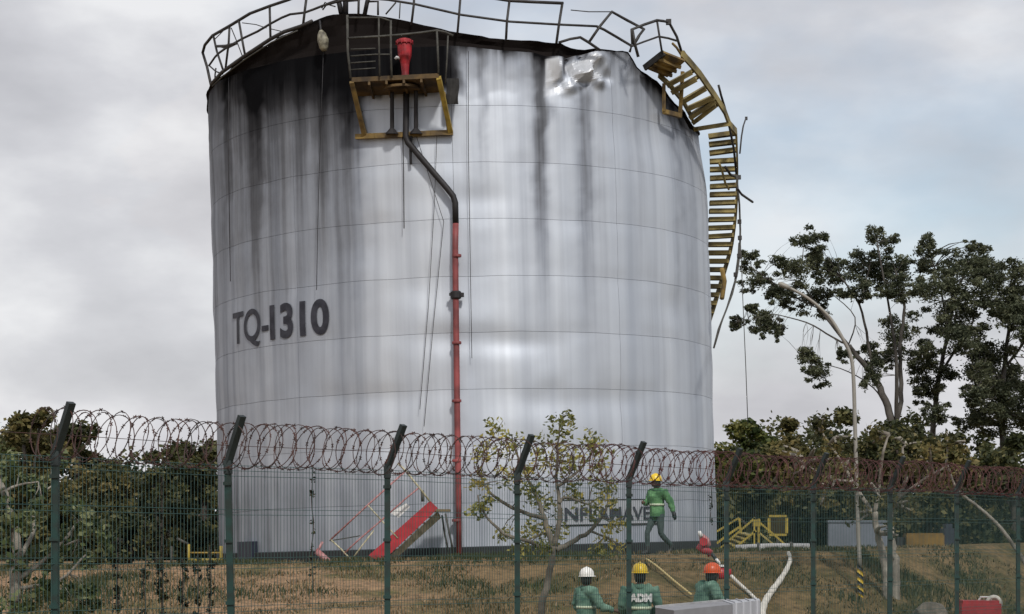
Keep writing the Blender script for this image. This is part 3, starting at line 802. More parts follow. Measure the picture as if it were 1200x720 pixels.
# ---- spiral stair on the right flank
def staircase():
    RO, RI = R + 0.76, R + 0.03
    def lz(y, th, r):
        best = None
        # local height whose projection lands on photo row y at this angle
        lo, hi = 0.0, 13.0
        for _ in range(30):
            m = (lo + hi) / 2
            if TW((r * math.sin(th), -r * math.cos(th), m))[1] > y: lo = m
            else: hi = m
        return (lo + hi) / 2
    def cyl(th, r, z): return Vector((r * math.sin(th), -r * math.cos(th), z))
    # outer stringer
    st = [(799, 63), (809, 74), (820, 87), (829, 100), (838, 113), (849, 130), (855, 146)]
    outer = [TL(x, y, RO) for x, y in st]
    ys = [158 + 9.8 * i for i in range(42)]
    reg = []
    for i, y in enumerate(ys):
        th = rad(interp([(146, 79), (207, 86), (250, 91), (290, 97), (320, 103), (345, 107), (365, 110), (385, 113), (560, 150)], y))
        z = lz(y, th, R + 0.4)
        if z < 0.15: break
        reg.append((th, z))
    outer += [cyl(th, RO, z + 0.05) for th, z in reg]
    root = MB()
    for p, q in zip(outer, outer[1:]): root.bar(p, q, 0.05, 0.17)
    s = root.build('staircase', M_stair, tank)
    inner = [TL(772, 88, R + .05), TL(785, 100, R + .05), TL(800, 118, R + .05), TL(812, 140, R + .05)]
    b = MB()
    for p, q in zip(inner, inner[1:]): b.bar(p, q, 0.04, 0.13)
    b.build('stringer', M_stair, s)
    def tread(a, c, w=0.23, h=0.045, tilt=0.0):
        a = Vector(a); c = Vector(c); d = (c - a).normalized()
        up = Vector((0, 0, 1)) if abs(d.z) < 0.9 else Vector((1, 0, 0))
        up = (up - d * up.dot(d)).normalized()
        up = Matrix.Rotation(tilt, 3, d) @ up
        sx = d.cross(up).normalized()
        Rm = Matrix((d, sx, up)).transposed()
        MB().box((a + c) / 2, ((c - a).length, w, h), Rm).box((a + c) / 2 + sx * (w / 2 - 0.012) - up * 0.05, ((c - a).length, 0.02, 0.07), Rm).box((a + c) / 2 - sx * (w / 2 - 0.012) - up * 0.05, ((c - a).length, 0.02, 0.07), Rm).build('tread', M_tread, s)
    for i, (th, z) in enumerate(reg):
        j = 0.03 * mnoise.noise((i * 1.7, 3, 1)) if i < 14 else 0
        tread(cyl(th, RI + 0.04, z - j), cyl(th, RO - 0.02, z + j + (0.05 if i < 3 else 0)))
    for (x0, y0, x1, y1, tl) in ((783, 98, 812, 82, 0.5), (788, 106, 817, 90, 0.55), (799, 118, 828, 101, 0.55), (804, 127, 837, 112, 0.4), (808, 136, 838, 116, 0.6), (813, 142, 840, 121, 0.5), (815, 150, 853, 144, 0.15)):
        tread(TL(x0, y0, R + 0.05), TL(x1, y1, RO - 0.03), 0.28, 0.045, tl)
    # landing, tipped up
    A = TL(755, 80, R + 0.05); Bp = TL(778, 62, R + 0.6); C = TL(803, 72, R + 0.86); D = TL(782, 91, R + 0.10)
    nrm = (Bp - A).cross(D - A).normalized() * 0.06
    vs = [A, Bp, C, D, A + nrm, Bp + nrm, C + nrm, D + nrm]
    MB().add(vs, [(0, 1, 2, 3), (7, 6, 5, 4), (0, 4, 5, 1), (1, 5, 6, 2), (2, 6, 7, 3), (3, 7, 4, 0)]).build('landing', M_yellow_burnt, s)
    for q in (0.25, 0.5, 0.75):
        MB().bar(A.lerp(Bp, q) - Vector((0, 0, .05)), D.lerp(C, q) - Vector((0, 0, .05)), 0.05, 0.08).build('joist', M_yellow_burnt, s)
    MB().bar(A, Bp, 0.06, 0.14).build('edge_beam', M_steel_dark, s)
    RL = R + 0.6
    def bar(l, r, n, m=M_rail, rr=RL): MB().tube([TL(x, y, rr) for x, y in l], r, 6).build(n, m, s, smooth=True)
    bar([(741, 52), (740, 35), (755, 29), (770, 24), (778, 25), (784, 26.5), (793, 43), (799, 62)], 0.032, 'landing_rail')
    bar([(739, 55), (755, 49), (772, 43), (783, 45), (793, 48)], 0.025, 'landing_rail')
    bar([(741, 35), (744, 52), (748, 67)], 0.035, 'rail_post'); bar([(770, 25), (773, 44), (776, 63)], 0.026, 'rail_post'); bar([(755, 34), (748, 43), (743, 53)], 0.03, 'bent_rail')
    MB().box(TL(783.5, 26, RL), (0.12, 0.1, 0.12)).build('rail_joint', M_rail, s)
    bar([(788, 51), (793, 56), (798, 64), (801, 70)], 0.03, 'bent_rail', M_yellow_burnt)
    # upper hand rail falling outwards
    bar([(801, 60), (812, 76), (826, 94), (838, 110), (849, 126), (853, 138)], 0.024, 'hand_rail', M_rail, RO)
    bar([(842, 100), (845, 112), (849, 125), (855, 150), (860, 175), (863, 205)], 0.03, 'hand_rail', M_rail, RO)
    bar([(874, 139), (871, 148), (869, 160), (867, 180)], 0.02, 'bent_rail', M_rail, RO + 0.25); MB().box(TL(874.5, 139, RO + .25), (0.06, 0.06, 0.08)).build('rail_joint', M_rail, s)
    bar([(864, 221), (869, 228), (882, 237)], 0.03, 'bent_rail', M_rail, RO + 0.3)
    # lower hand rail hugging the outer ends, sweeping to the shell
    bar([(863, 205), (866.5, 240), (867.5, 270), (867, 296), (864, 320), (858, 345), (850, 366), (842, 386), (836.5, 408)], 0.024, 'hand_rail', M_rail_grey, RO + 0.1)
    bar([(866, 285), (865, 300), (861, 330), (852, 360), (845, 380), (838, 404)], 0.018, 'hand_rail', M_rail_grey, RO)
    for (x, y) in ((866, 208), (866.5, 260), (867, 279), (866, 300), (862, 322)):
        MB().box(TL(x, y, RO + 0.1), (0.09, 0.09, 0.10)).build('rail_joint', M_rail, s)
    bar([(843, 192), (846, 200), (850, 215), (854, 222)], 0.03, 'bent_rail', M_stair, R + 0.5); bar([(850, 196), (856, 205), (864, 208)], 0.035, 'bent_rail', M_rail, R + 0.6)
    bar([(846, 315), (849, 330), (846, 350)], 0.06, 'bent_rail', M_yellow_burnt, R + 0.5)
    # yellow bracket frame below the landing
    pts = [TL(778, 98, R + 0.12), TL(778, 131, R + 0.12), TL(797, 136, R + 0.2), TL(800, 84, R + 0.3)]
    for (p, q, w) in ((pts[0], pts[1], 0.06), (pts[1], pts[2], 0.10), (pts[2], pts[3], 0.07)):
        MB().bar(p, q, w, w).build('bracket', M_yellow_burnt, s)
staircase()

def cleanout():
    a = TL(285, 637, R); c = TL(302, 656, R); t0, t1 = th_of(a), th_of(c); vs = []
    for r in (R - 0.05, R + 0.16):
        for z in (0.02, 0.55):
            for t in (t0, t1): vs.append((r * math.sin(t), -r * math.cos(t), z))
    o = MB().add(vs, [(0, 1, 3, 2), (4, 6, 7, 5), (0, 4, 5, 1), (2, 3, 7, 6), (0, 2, 6, 4), (1, 5, 7, 3)]).build('cleanout_door', M_navy, tank)
cleanout()

# ------------------------------------------------------------------ collapsed access stair in front of the tank
def access_stair():
    YN, YF = 43.3, 43.95
    org = P(450, 652, YN); org.z = terr(org.x, YN)
    t = thing('access_stair', 'tilted red and cream metal stair with pink handrails leaning at the tank foot', 'stair', org)
    def Q(x, y, Y=YN): return P(x, y, Y)
    b = MB()
    def plate(quad, Y, th, m, n):
        vs = [Q(x, y, Y) for x, y in quad] + [Q(x, y, Y + th) for x, y in quad]
        MB().add(vs, [(3, 2, 1, 0), (4, 5, 6, 7), (0, 1, 5, 4), (1, 2, 6, 5), (2, 3, 7, 6), (3, 0, 4, 7)]).build(n, m, t, org)
    plate([(504, 587), (513.5, 596), (446, 660), (432, 651)], YN, 0.05, M_red, 'red_stringer')
    plate([(513, 599), (517, 607), (456, 662), (449, 659)], YF, 0.05, M_cream, 'cream_stringer')
    for k in range(9):
        q = (k + 0.6) / 9.2
        x = 441 + (510 - 441) * q; y = 656 + (593.5 - 656) * q
        MB().bar(Q(x, y, YN + 0.04), Q(x + 3, y + 2, YF + 0.02), 0.17, 0.03).build('tread', M_pink if k % 3 == 0 else M_cream, t, org)
    MB().bar(Q(513, 597.5, YN), Q(513, 597.5, YF), 0.03, 0.03).box((Q(519.5, 598.5, (YN + YF) / 2)), (0.30, 0.66, 0.05)).build('top_step', mat('brown_step', (0.16, 0.12, 0.06), 0.7), t, org)
    def bar(l, r, n, m, Y=YN): MB().tube([Q(x, y, Y) for x, y in l], r, 6).build(n, m, t, org, True)
    bar([(522, 602), (526, 622), (531.5, 649)], 0.025, 'leg', M_rail_grey); bar([(518, 604), (521, 625), (526, 649)], 0.025, 'leg', M_rail_grey, YF)
    bar([(475.5, 552), (431, 592), (387, 633)], 0.022, 'hand_rail', M_pink); bar([(492, 571), (476, 584), (447, 610), (420, 633), (403, 649)], 0.020, 'hand_rail', M_pink)
    bar([(466, 543), (475.5, 552), (490, 570), (504, 588)], 0.025, 'rail_post', M_cream); bar([(387, 632), (400, 644), (412, 657)], 0.02, 'rail_post', M_cream); bar([(447, 610), (458, 622), (466, 631)], 0.018, 'rail_post', M_cream)
    bar([(431, 592), (447, 610)], 0.018, 'rail_post', M_cream)
    bar([(371, 646), (378, 652), (387, 660)], 0.075, 'foot_plate', M_pink); bar([(378, 635), (374, 643), (370, 646)], 0.03, 'bent_rail', M_pink); bar([(386, 634), (405, 631), (422, 628)], 0.014, 'bent_rail', M_rail_grey)
    bar([(438, 622), (424, 640), (410, 659)], 0.018, 'bent_rail', M_cream); bar([(495, 575), (495.5, 588)], 0.045, 'bracket', M_rail_grey, YF)
    plate([(457, 601), (476, 590), (481, 594), (467, 607)], YN + 0.25, 0.02, M_white, 'white_sheet')
access_stair()

# ------------------------------------------------------------------ fence
fence = thing('security_fence', 'dark green welded mesh security fence with leaning post arms crossing the foreground', 'fence', (FX0, FY0, 0))
BH = 3.06
fdir = Vector((FDX, FDY, 0)).normalized(); fout = Vector((fdir.y, -fdir.x, 0))
POSTS = [(65, 530), (267, 541), (454, 547), (606, 555), (737, 560), (851, 565), (953, 568), (1043, 570), (1121, 573), (1193, 577)]
bends = []
def build_fence():
    proto = None
    lean = [-0.004, 0.02, 0.0, 0.002, 0.0, 0.003, 0.0, -0.002, 0.003, 0.0]
    for i, (px, py) in enumerate(POSTS):
        Y = FY0 + FDY * i
        top = P(px, py, Y); bends.append(top)
        h = top.z
        if proto is None:
            b = MB(); b.box((0, 0, -h / 2 - 0.15), (0.072, 0.066, h + 0.3))
            for q in (-0.25, -0.9, -1.6, -2.3): b.box((0, -0.045, q), (0.10, 0.02, 0.04))
            proto = b.build('post', M_post, fence)
            a = Vector((0, 0, -0.02)); e = fout * 0.265 + Vector((0, 0, 0.50))
            b = MB(); b.bar(a, e, 0.085, 0.055, tuple(fout)); b.bar(a - Vector((0, 0, 0.12)), a + Vector((0, 0, 0.03)), 0.095, 0.085); arm = b.build('arm', M_arm, proto)
            po = proto
        else:
            po = dup_part(proto); ar = arm.copy(); COL.objects.link(ar); ar.parent = po
        po.location = top - Vector((FX0, FY0, 0))
        po.rotation_euler = (0, lean[i] * -1, rad(random.uniform(-4, 4)))
    ends = [bends[0] - Vector((FDX, FDY, 0))] + bends + [bends[-1] + Vector((FDX, FDY, 0))]
    org = Vector((FX0, FY0, 0))
    for a, c in zip(ends, ends[1:]):
        b = MB(); n = int((Vector((c.x - a.x, c.y - a.y, 0))).length / 0.05)
        for k in range(1, n):
            q = a.lerp(c, k / n); zt = q.z - 0.045 + (0.0)
            b.bar((q.x, q.y, 0.05), (q.x, q.y, zt + 0.008), 0.0052, 0.0052)
        heights = [0.0, 0.06, 0.12, 0.5, 0.56, 1.05, 1.11, 1.17, 1.6, 1.66, 2.1, 2.16, 2.6, 2.9]
        for hgt in heights:
            off = fout * (0.02 if hgt in (0.06, 1.11) else 0.006)
            b.bar(a + off - Vector((0, 0, hgt + .045)), c + off - Vector((0, 0, hgt + .045)), 0.006, 0.006)
        o = b.build('mesh_panel', M_wire, fence, org); o['kind'] = 'stuff'
    # straining wires along the arms
    for q in (0.35,):
        pts = [p + fout * 0.265 * q + Vector((0, 0, 0.50 * q)) for p in ends]
        MB().tube(pts, 0.0035, 4).build('line_wire', M_razor_dark, fence, org)
build_fence()

def razor(name, label, s0, s1, m, seed, group):
    """coiled razor wire resting in the arms, s in post intervals"""
    rd = random.Random(seed)
    step = Vector((FDX, FDY, 0)); L = step.length
    def axis(s):
        s = max(-1.0, min(10.0, s)); i = int(math.floor(s)); i0 = max(0, min(8, i)); q = s - i0
        p = bends[i0] + (bends[i0 + 1] - bends[i0]) * q
        return p + fout * 0.10 + Vector((0, 0, 0.175 + 0.012 * math.sin(s * 5 + seed)))
    org = axis(s0)
    t = thing(name, label, 'razor wire', org, group)
    b = MB(); barbs = MB()
    for strand, (hand, pitch, ph) in enumerate(((1, 0.25, 0.0), (-1, 0.265, 1.3))):
        turns = (s1 - s0) * L / pitch; n = int(turns * 26)
        pts = []
        for k in range(n + 1):
            q = k / n; s = s0 + (s1 - s0) * q; a = hand * 2 * PI * turns * q + ph
            lp = a / (2 * PI)
            r = 0.258 + 0.05 * mnoise.noise((lp * 0.6, seed, strand * 7)) 
            shift = 0.16 * mnoise.noise((lp * 0.45, seed + 5, strand)) + 0.05 * math.sin(a)
            c = axis(s + shift / L)
            pts.append(c + fout * (math.cos(a) * r * 0.95) + Vector((0, 0, math.sin(a) * r)))
        b.tube(pts, 0.0054, 4)
        for k in range(2, n - 1, 3):
            d = (pts[k + 1] - pts[k - 1]).normalized()
            side = d.cross(Vector((rd.uniform(-1, 1), rd.uniform(-1, 1), rd.uniform(-1, 1)))).normalized()
            p = pts[k]
            barbs.bar(p - d * 0.020 - side * 0.016, p + d * 0.020 + side * 0.016, 0.008, 0.008)
            barbs.bar(p - d * 0.020 + side * 0.016, p + d * 0.020 - side * 0.016, 0.008, 0.008)
    b.build('coil', m, t, org)
    o = barbs.build('barb', m, t, org); o['kind'] = 'stuff'
razor('razor_wire', 'dark brown razor wire coil along the fence top, left of the yellow green sapling', -0.12, 3.55, M_razor_dark, 1, 'razor wire coils on the fence top')
razor('razor_wire', 'rusty red razor wire coil along the right end of the fence top', 3.55, 10.0, M_razor_rust, 2, 'razor wire coils on the fence top')

# ------------------------------------------------------------------ foliage
def leaves_arrays(clumps, size, aspect=0.5, sub=7, seed=0, droop=0.0):
    """clumps: (centre, (rx,ry,rz), n). Leaves gather in sub-clumps spread through each clump's volume."""
    r = np.random.default_rng(seed)
    C = []; T = []
    for c, rr, n in clumps:
        k = max(3, sub)
        d = r.normal(size=(k, 3)); d /= np.linalg.norm(d, axis=1)[:, None]
        rad_ = r.uniform(0.25, 0.95, k) ** 0.6
        sc_ = np.array(c)[None] + d * rad_[:, None] * np.array(rr)[None]
        tone_s = np.clip(r.normal(0.48, 0.23, k) + r.normal(0, 0.12), 0, 1)
        idx = r.integers(0, k, n)
        g = r.normal(size=(n, 3)) * (np.array(rr) * (0.27 if sub < 15 else 0.25))[None]
        p = sc_[idx] + g
        C.append(p)
        T.append(np.clip(tone_s[idx] + r.normal(0, 0.2, n), 0, 1))
    C = np.concatenate(C); T = np.concatenate(T)
    n = len(C)
    a = r.normal(size=(n, 3)); a[:, 2] = a[:, 2] * 0.6 - droop; a /= np.linalg.norm(a, axis=1)[:, None]
    b = r.normal(size=(n, 3)); b -= a * (a * b).sum(1)[:, None]; b /= np.linalg.norm(b, axis=1)[:, None]
    s = size * r.uniform(0.6, 1.35, n)
    a = a * s[:, None]; b = b * (s * aspect)[:, None]
    V = np.stack([C - a * 0.5, C + b * 0.5 , C + a * 0.5, C - b * 0.5], axis=1).reshape(-1, 3)
    return V, T
def leaf_object(name, V, T, m, parent, origin):
    n = len(T)
    V = V - np.array(origin)[None]
    me = bpy.data.meshes.new(name)
    me.vertices.add(n * 4); me.vertices.foreach_set('co', V.astype(np.float32).ravel())
    me.loops.add(n * 4); me.loops.foreach_set('vertex_index', np.arange(n * 4, dtype=np.int32))
    me.polygons.add(n); me.polygons.foreach_set('loop_start', np.arange(0, n * 4, 4, dtype=np.int32))
    try: me.polygons.foreach_set('loop_total', np.full(n, 4, dtype=np.int32))
    except Exception: pass
    at = me.attributes.new('tone', 'FLOAT', 'FACE'); at.data.foreach_set('value', T.astype(np.float32))
    me.materials.append(m); me.update(calc_edges=True); me.validate()
    return link(name, me, parent)
def smooth_path(pts, k=4, wob=0.0, seed=0):
    pts = [Vector(p) for p in pts]
    if len(pts) < 3: 
        out = [pts[0].lerp(pts[1], i / (k * 2)) for i in range(k * 2 + 1)]
    else:
        out = []
        for i in range(len(pts) - 1):
            p0 = pts[max(i - 1, 0)]; p1 = pts[i]; p2 = pts[i + 1]; p3 = pts[min(i + 2, len(pts) - 1)]
            for j in range(k):
                t = j / k
                out.append(0.5 * ((2 * p1) + (p2 - p0) * t + (2 * p0 - 5 * p1 + 4 * p2 - p3) * t * t + (3 * p1 - p0 - 3 * p2 + p3) * t ** 3))
        out.append(pts[-1])
    if wob:
        out = [p + Vector((mnoise.noise((i * .7, seed, 0)), mnoise.noise((i * .7, seed, 5)), mnoise.noise((i * .7, seed, 9)))) * wob * (0 if i == 0 else 1) for i, p in enumerate(out)]
    return out
def tree(name, label, cat, base, limbs, clumps, lsize, lmat, bmat, group=None, aspect=0.5, sub=7, seed=0, droop=0.0, trunk='trunk', crown='crown', twigs=0):
    """limbs: list of (points, r0, r1); first is the trunk"""
    t = thing(name, label, cat, base, group)
    b = MB(); 
    for i, (pts, r0, r1) in enumerate(limbs):
        sp = smooth_path(pts, 4, r0 * 0.5, seed + i)
        rs = [r0 + (r1 - r0) * k / (len(sp) - 1) for k in range(len(sp))]
        b.tube(sp, rs, 7)
    if twigs:
        rd = random.Random(seed)
        allp = [p for (pts, r0, r1) in limbs for p in smooth_path(pts, 4)]
        for (c, rr, n) in clumps:
            c = Vector(c); near = min(allp, key=lambda p: (p - c).length)
            for q in range(twigs):
                e = c + Vector((rd.uniform(-1, 1) * rr[0], rd.uniform(-1, 1) * rr[1], rd.uniform(-1, 1) * rr[2])) * 0.7
                mid = near.lerp(e, 0.5) + Vector((rd.uniform(-.1, .1), rd.uniform(-.1, .1), rd.uniform(0, .15))) * (near - e).length
                b.tube(smooth_path([near, mid, e], 3), [limbs[-1][2] * 1.0] * 4 + [limbs[-1][2] * 0.5] * 3, 4)
    b.build(trunk, bmat, t, base, True)
    V, T_ = leaves_arrays(clumps, lsize, aspect, sub, seed, droop)
    leaf_object(crown, V, T_, lmat, t, base)
    return t

# ---- tall eucalyptus trees on the right, beyond the tank farm
def eucalyptus():
    Y = 76.0
    def cl(lst, dens=1.0, seed=1):
        rd = random.Random(seed); out = []
        for x, y, r, *ry in lst:
            rr = r * Y / F; rz = (ry[0] if ry else r * 0.85) * Y / F
            yy = Y + rd.uniform(-2.2, 2.2)
            c = P(x, y, Y); c.y = yy
            out.append((tuple(c), (rr * 0.8, rr * 0.75, rz * 0.68), int(dens * (200 + 2300 * rr * rz))))
            for k in range(9):
                a = rd.uniform(0, 2 * PI); q = rd.uniform(0.7, 1.45); m = rd.uniform(0.18, 0.42)
                p = (c.x + rr * q * math.cos(a), c.y + rr * rd.uniform(-.8, .8), c.z + rz * q * 0.9 * math.sin(a) - 0.1 * rr)
                out.append((p, (rr * m * 1.15, rr * m, rz * m * 0.85), int(dens * (60 + 3000 * rr * rz * m * m))))
        return out
    A = [(942, 286, 15), (873, 309, 11), (893, 322, 15), (865, 377, 9), (877, 369, 7), (902, 368, 16), (914, 344, 15), (934, 318, 22), (958, 346, 20), (984, 322, 20), (1027, 281, 17), (1016, 311, 24), (1048, 321, 26), (970, 312, 12), (925, 335, 12),
         (1064, 386, 24), (1073, 352, 20), (944, 423, 14, 11), (966, 434, 14, 12), (1014, 440, 11, 20), (988, 417, 8), (1031, 405, 13), (1041, 420, 10), (955, 300, 8), (1000, 345, 14), (1040, 345, 16), (892, 385, 8, 10), (905, 392, 5, 8)]
    base = P(1048, 640, Y); base.z = terr(base.x, Y)
    def q(*l): return [P(x, y, Y + dz) for (x, y, dz) in l]
    tr = [([base] + q((1048, 560, 0), (1045, 495, 0), (1034, 462, 0), (1023, 440, 0.2), (1008, 422, .4), (994, 405, .4)), 0.186, 0.084),
          (q((994, 405, .4), (978, 385, .6), (960, 362, .8), (938, 330, 1)), 0.068, 0.028), (q((994, 405, .4), (975, 395, 0), (945, 378, -.5), (905, 368, -.5)), 0.043, 0.017), (q((1023, 440, .2), (1017, 400, 0), (1007, 357, -.4), (985, 325, -.6)), 0.068, 0.028),
          (q((1048, 500, 0), (1056, 470, .2), (1055, 430, .3), (1055, 398, .3), (1060, 360, .2), (1050, 320, 0)), 0.105, 0.042), (q((1050, 500, 0), (1051, 440, -.6), (1048, 400, -.8), (1040, 350, -.8), (1028, 285, -.8)), 0.087, 0.025),
          (q((960, 362, .8), (925, 345, .4), (893, 322, 0), (873, 309, 0)), 0.031, 0.014), (q((938, 330, 1), (940, 308, 1), (942, 286, 1)), 0.025, 0.014), (q((1007, 357, -.4), (1015, 330, 0), (1020, 308, 0)), 0.037, 0.017),
          (q((1045, 495, 0), (1035, 470, 1), (1018, 450, 1), (985, 432, 1), (944, 424, 1)), 0.037, 0.014), (q((994, 405, .4), (1002, 372, .8), (975, 345, .8)), 0.031, 0.014), (q((905, 368, -.5), (890, 372, -.5), (866, 377, -.5)), 0.015, 0.008)]
    tree('eucalyptus_tree', 'tall airy eucalyptus with bare forked trunks behind the curved lamp pole', 'tree', base, tr, cl(A, 1.0, 3), 0.125, M_leaf_euc, M_bark_euc, 'tall trees at the right', 0.42, 16, 11, 0.5, twigs=1)
    Bc = [(1086, 290, 15), (1098, 307, 13), (1111, 338, 22), (1136, 311, 24), (1157, 305, 17), (1123, 365, 26), (1107, 400, 24), (1107, 432, 24), (1094, 484, 14), (1148, 342, 22), (1135, 395, 22), (1088, 415, 14), (1140, 290, 10), (1095, 455, 12)]
    base = P(1092, 640, Y + 2); base.z = terr(base.x, Y)
    tr = [([base] + q((1092, 560, 2), (1094, 492, 2), (1101, 440, 2), (1110, 394, 2), (1118, 350, 2), (1136, 311, 2)), 0.149, 0.035), (q((1101, 440, 2), (1120, 410, 2), (1135, 390, 2), (1150, 345, 2)), 0.062, 0.021), (q((1110, 394, 2), (1103, 340, 1.5), (1088, 292, 1.5)), 0.050, 0.021), (q((1097, 470, 2), (1082, 430, 2), (1078, 410, 2)), 0.043, 0.021)]
    tree('eucalyptus_tree', 'mid height eucalyptus with dense drooping clumps right of the forked trunks', 'tree', base, tr, cl(Bc, 0.95, 5), 0.125, M_leaf_euc, M_bark_euc, 'tall trees at the right', 0.42, 16, 12, 0.5, twigs=1)
    Cc = [(1173, 372, 24), (1190, 323, 20), (1186, 355, 22), (1173, 413, 26), (1146, 455, 26), (1173, 470, 28), (1196, 438, 22), (1215, 340, 24), (1220, 400, 28), (1225, 460, 30), (1150, 488, 20), (1190, 495, 22), (1160, 430, 20), (1200, 380, 22), (1130, 470, 12)]
    base = P(1178, 640, Y + 1); base.z = terr(base.x, Y)
    tr = [([base] + q((1178, 560, 1), (1175, 500, 1), (1176, 440, 1), (1182, 390, 1), (1190, 325, 1)), 0.186, 0.042), (q((1176, 450, 1), (1160, 430, 1), (1148, 412, 1)), 0.056, 0.021), (q((1178, 430, 1), (1200, 400, 1), (1215, 350, 1)), 0.062, 0.021)]
    tree('eucalyptus_tree', 'dark dense broad tree cut off by the right edge', 'tree', base, tr, cl(Cc, 1.05, 7), 0.13, M_leaf_euc, M_bark_euc, 'tall trees at the right', 0.45, 18, 13, 0.3, twigs=1)
eucalyptus()

def bush(name, label, px, top, bot, w, Y, lm, group, seed, dens=1.0, lsize=0.19, cat='tree', bark=None):
    """rounded leafy mass given by photo columns/rows at distance Y"""
    rd = random.Random(seed)
    bark = bark or M_bark_dark
    base = P(px, 640, Y); base.z = terr(base.x, Y)
    hw = w / 2 * Y / F; zt = P(px, top, Y).z; zb = P(px, bot, Y).z
    clumps = []
    n = max(14, int(hw * (zt - zb) * 1.6) + 12)
    for k in range(n):
        v = rd.uniform(0, 1) ** 0.85
        prof_ = (1 - v ** 3.6) ** 0.5
        a = rd.uniform(-1, 1) * prof_
        r = rd.uniform(0.22, 0.42) * min(hw, (zt - zb)) * (0.7 if v > 0.8 else 1)
        c = (base.x + a * hw * 0.9, Y + rd.uniform(-0.6, 0.6) * hw, zb + (zt - zb - r * 0.55) * v)
        clumps.append((c, (r, r, r * 0.8), int(dens * (160 + 620 * r * r))))
    limbs = [([tuple(base), (base.x + 0.1, Y, base.z + (zt - base.z) * 0.4), (base.x, Y, base.z + (zt - base.z) * 0.75)], 0.14, 0.05)]
    for k in range(4):
        c = clumps[rd.randrange(len(clumps))][0]
        limbs.append(([(base.x + 0.05, Y, base.z + (zt - base.z) * rd.uniform(.15, .4)), ((base.x + c[0]) / 2, (Y + c[1]) / 2, (base.z + c[2]) / 2 + 0.4), c], 0.07, 0.025))
    return tree(name, label, cat, base, limbs, clumps, lsize, lm, bark, group, 0.55, 13, seed, 0.1)

GL = 'trees beyond the fence at the left'
bush('broadleaf_tree', 'large dark bushy tree at the left edge of the photo', 28, 474, 640, 135, 62, M_leaf_olive, GL, 21, 1.5)
bush('broadleaf_tree', 'dark leafy tree just right of the first fence post', 92, 494, 640, 100, 66, M_leaf_dark, GL, 22, 1.5)
bush('broadleaf_tree', 'low olive shrub tree in the gap between the dark trees at left', 140, 556, 645, 70, 60, M_leaf_olive, GL, 23, 1.1)
bush('narrow_tree', 'narrow dark upright tree left of the second fence post', 185, 518, 645, 54, 64, M_leaf_dark, GL, 24, 1.6)
bush('broadleaf_tree', 'dark green tree touching the left side of the tank', 236, 502, 645, 92, 68, M_leaf_dark, GL, 25, 1.5)
bush('shrub', 'low dark shrub under the trees beside the yellow rail', 215, 590, 655, 90, 58, M_leaf_dark, GL, 26, 1.5, cat='shrub')
bush('shrub', 'low dark shrub behind the pale leaved bush at the left', 90, 585, 655, 110, 57, M_leaf_dark, GL, 27, 1.5, cat='shrub')
bush('shrub', 'low dark shrub at the far left below the large tree', -10, 570, 655, 110, 57, M_leaf_dark, GL, 28, 1.4, cat='shrub')
bush('shrub', 'low dark shrub between the pale bush and the yellow rail', 150, 600, 656, 90, 59, M_leaf_dark, GL, 29, 1.5, cat='shrub')
GR = 'bushy trees behind the fence at the right'
bush('broadleaf_tree', 'bright green bushy tree directly right of the tank', 872, 496, 640, 120, 62, M_leaf_green, GR, 31, 1.2)
bush('broadleaf_tree', 'olive green round tree behind the yellow sign', 930, 492, 645, 90, 59, M_leaf_olive, GR, 32, 1.2)
bush('broadleaf_tree', 'dark rounded tree just left of the lamp pole', 985, 474, 640, 90, 66, M_leaf_dark, GR, 33, 1.3)
bush('broadleaf_tree', 'dark undergrowth tree below the forked eucalyptus trunks', 1050, 480, 640, 110, 68, M_leaf_dark, GR, 34, 1.3)
bush('broadleaf_tree', 'olive brown tree behind the yellow kerb block', 1105, 512, 640, 100, 60, M_leaf_olive, GR, 35, 1.2)
bush('broadleaf_tree', 'dark low tree under the dense tree at the right edge', 1185, 505, 640, 120, 62, M_leaf_dark, GR, 36, 1.4)
bush('shrub', 'dark shrub directly behind the yellow crossover stair', 880, 560, 650, 110, 56, M_leaf_dark, GR, 37, 1.3, cat='shrub')
bush('shrub', 'dark shrub behind the pale blue wall near the lamp pole', 985, 560, 648, 130, 58.5, M_leaf_dark, GR, 38, 1.3, cat='shrub')
bush('shrub', 'dark shrub behind the yellow kerb block', 1085, 560, 648, 120, 57, M_leaf_dark, GR, 39, 1.4, cat='shrub')
bush('shrub', 'dark shrub at the far right behind the pale branch', 1185, 560, 648, 120, 56, M_leaf_dark, GR, 40, 1.4, cat='shrub')

def far_wood():
    rd = random.Random(77); cl = []
    for (x0, x1, prof_) in ((-60, 262, [(-60, 488), (60, 508), (120, 540), (165, 546), (185, 528), (262, 514)]), (836, 1290, [(836, 520), (900, 504), (960, 492), (1060, 496), (1150, 506), (1290, 508)])):
        for k in range(int((x1 - x0) / 1.6)):
            x = rd.uniform(x0, x1); top = interp(prof_, x); Y = rd.uniform(86, 104)
            y = top + (656 - top) * rd.uniform(0.06, 1) 
            r = rd.uniform(0.5, 1.1); c = P(x, y, Y)
            cl.append((tuple(c), (r, r, r * 0.8), 230))
    V, T_ = leaves_arrays(cl, 0.27, 0.6, 8, 78)
    o = leaf_object('distant_wood', V, T_ * 0.8, M_leaf_dark, None, (0, 90, 2)); o.location = (0, 90, 2)
    tag(o, 'dark distant wood filling the gaps behind the nearer trees', 'wood', kind='stuff')
far_wood()

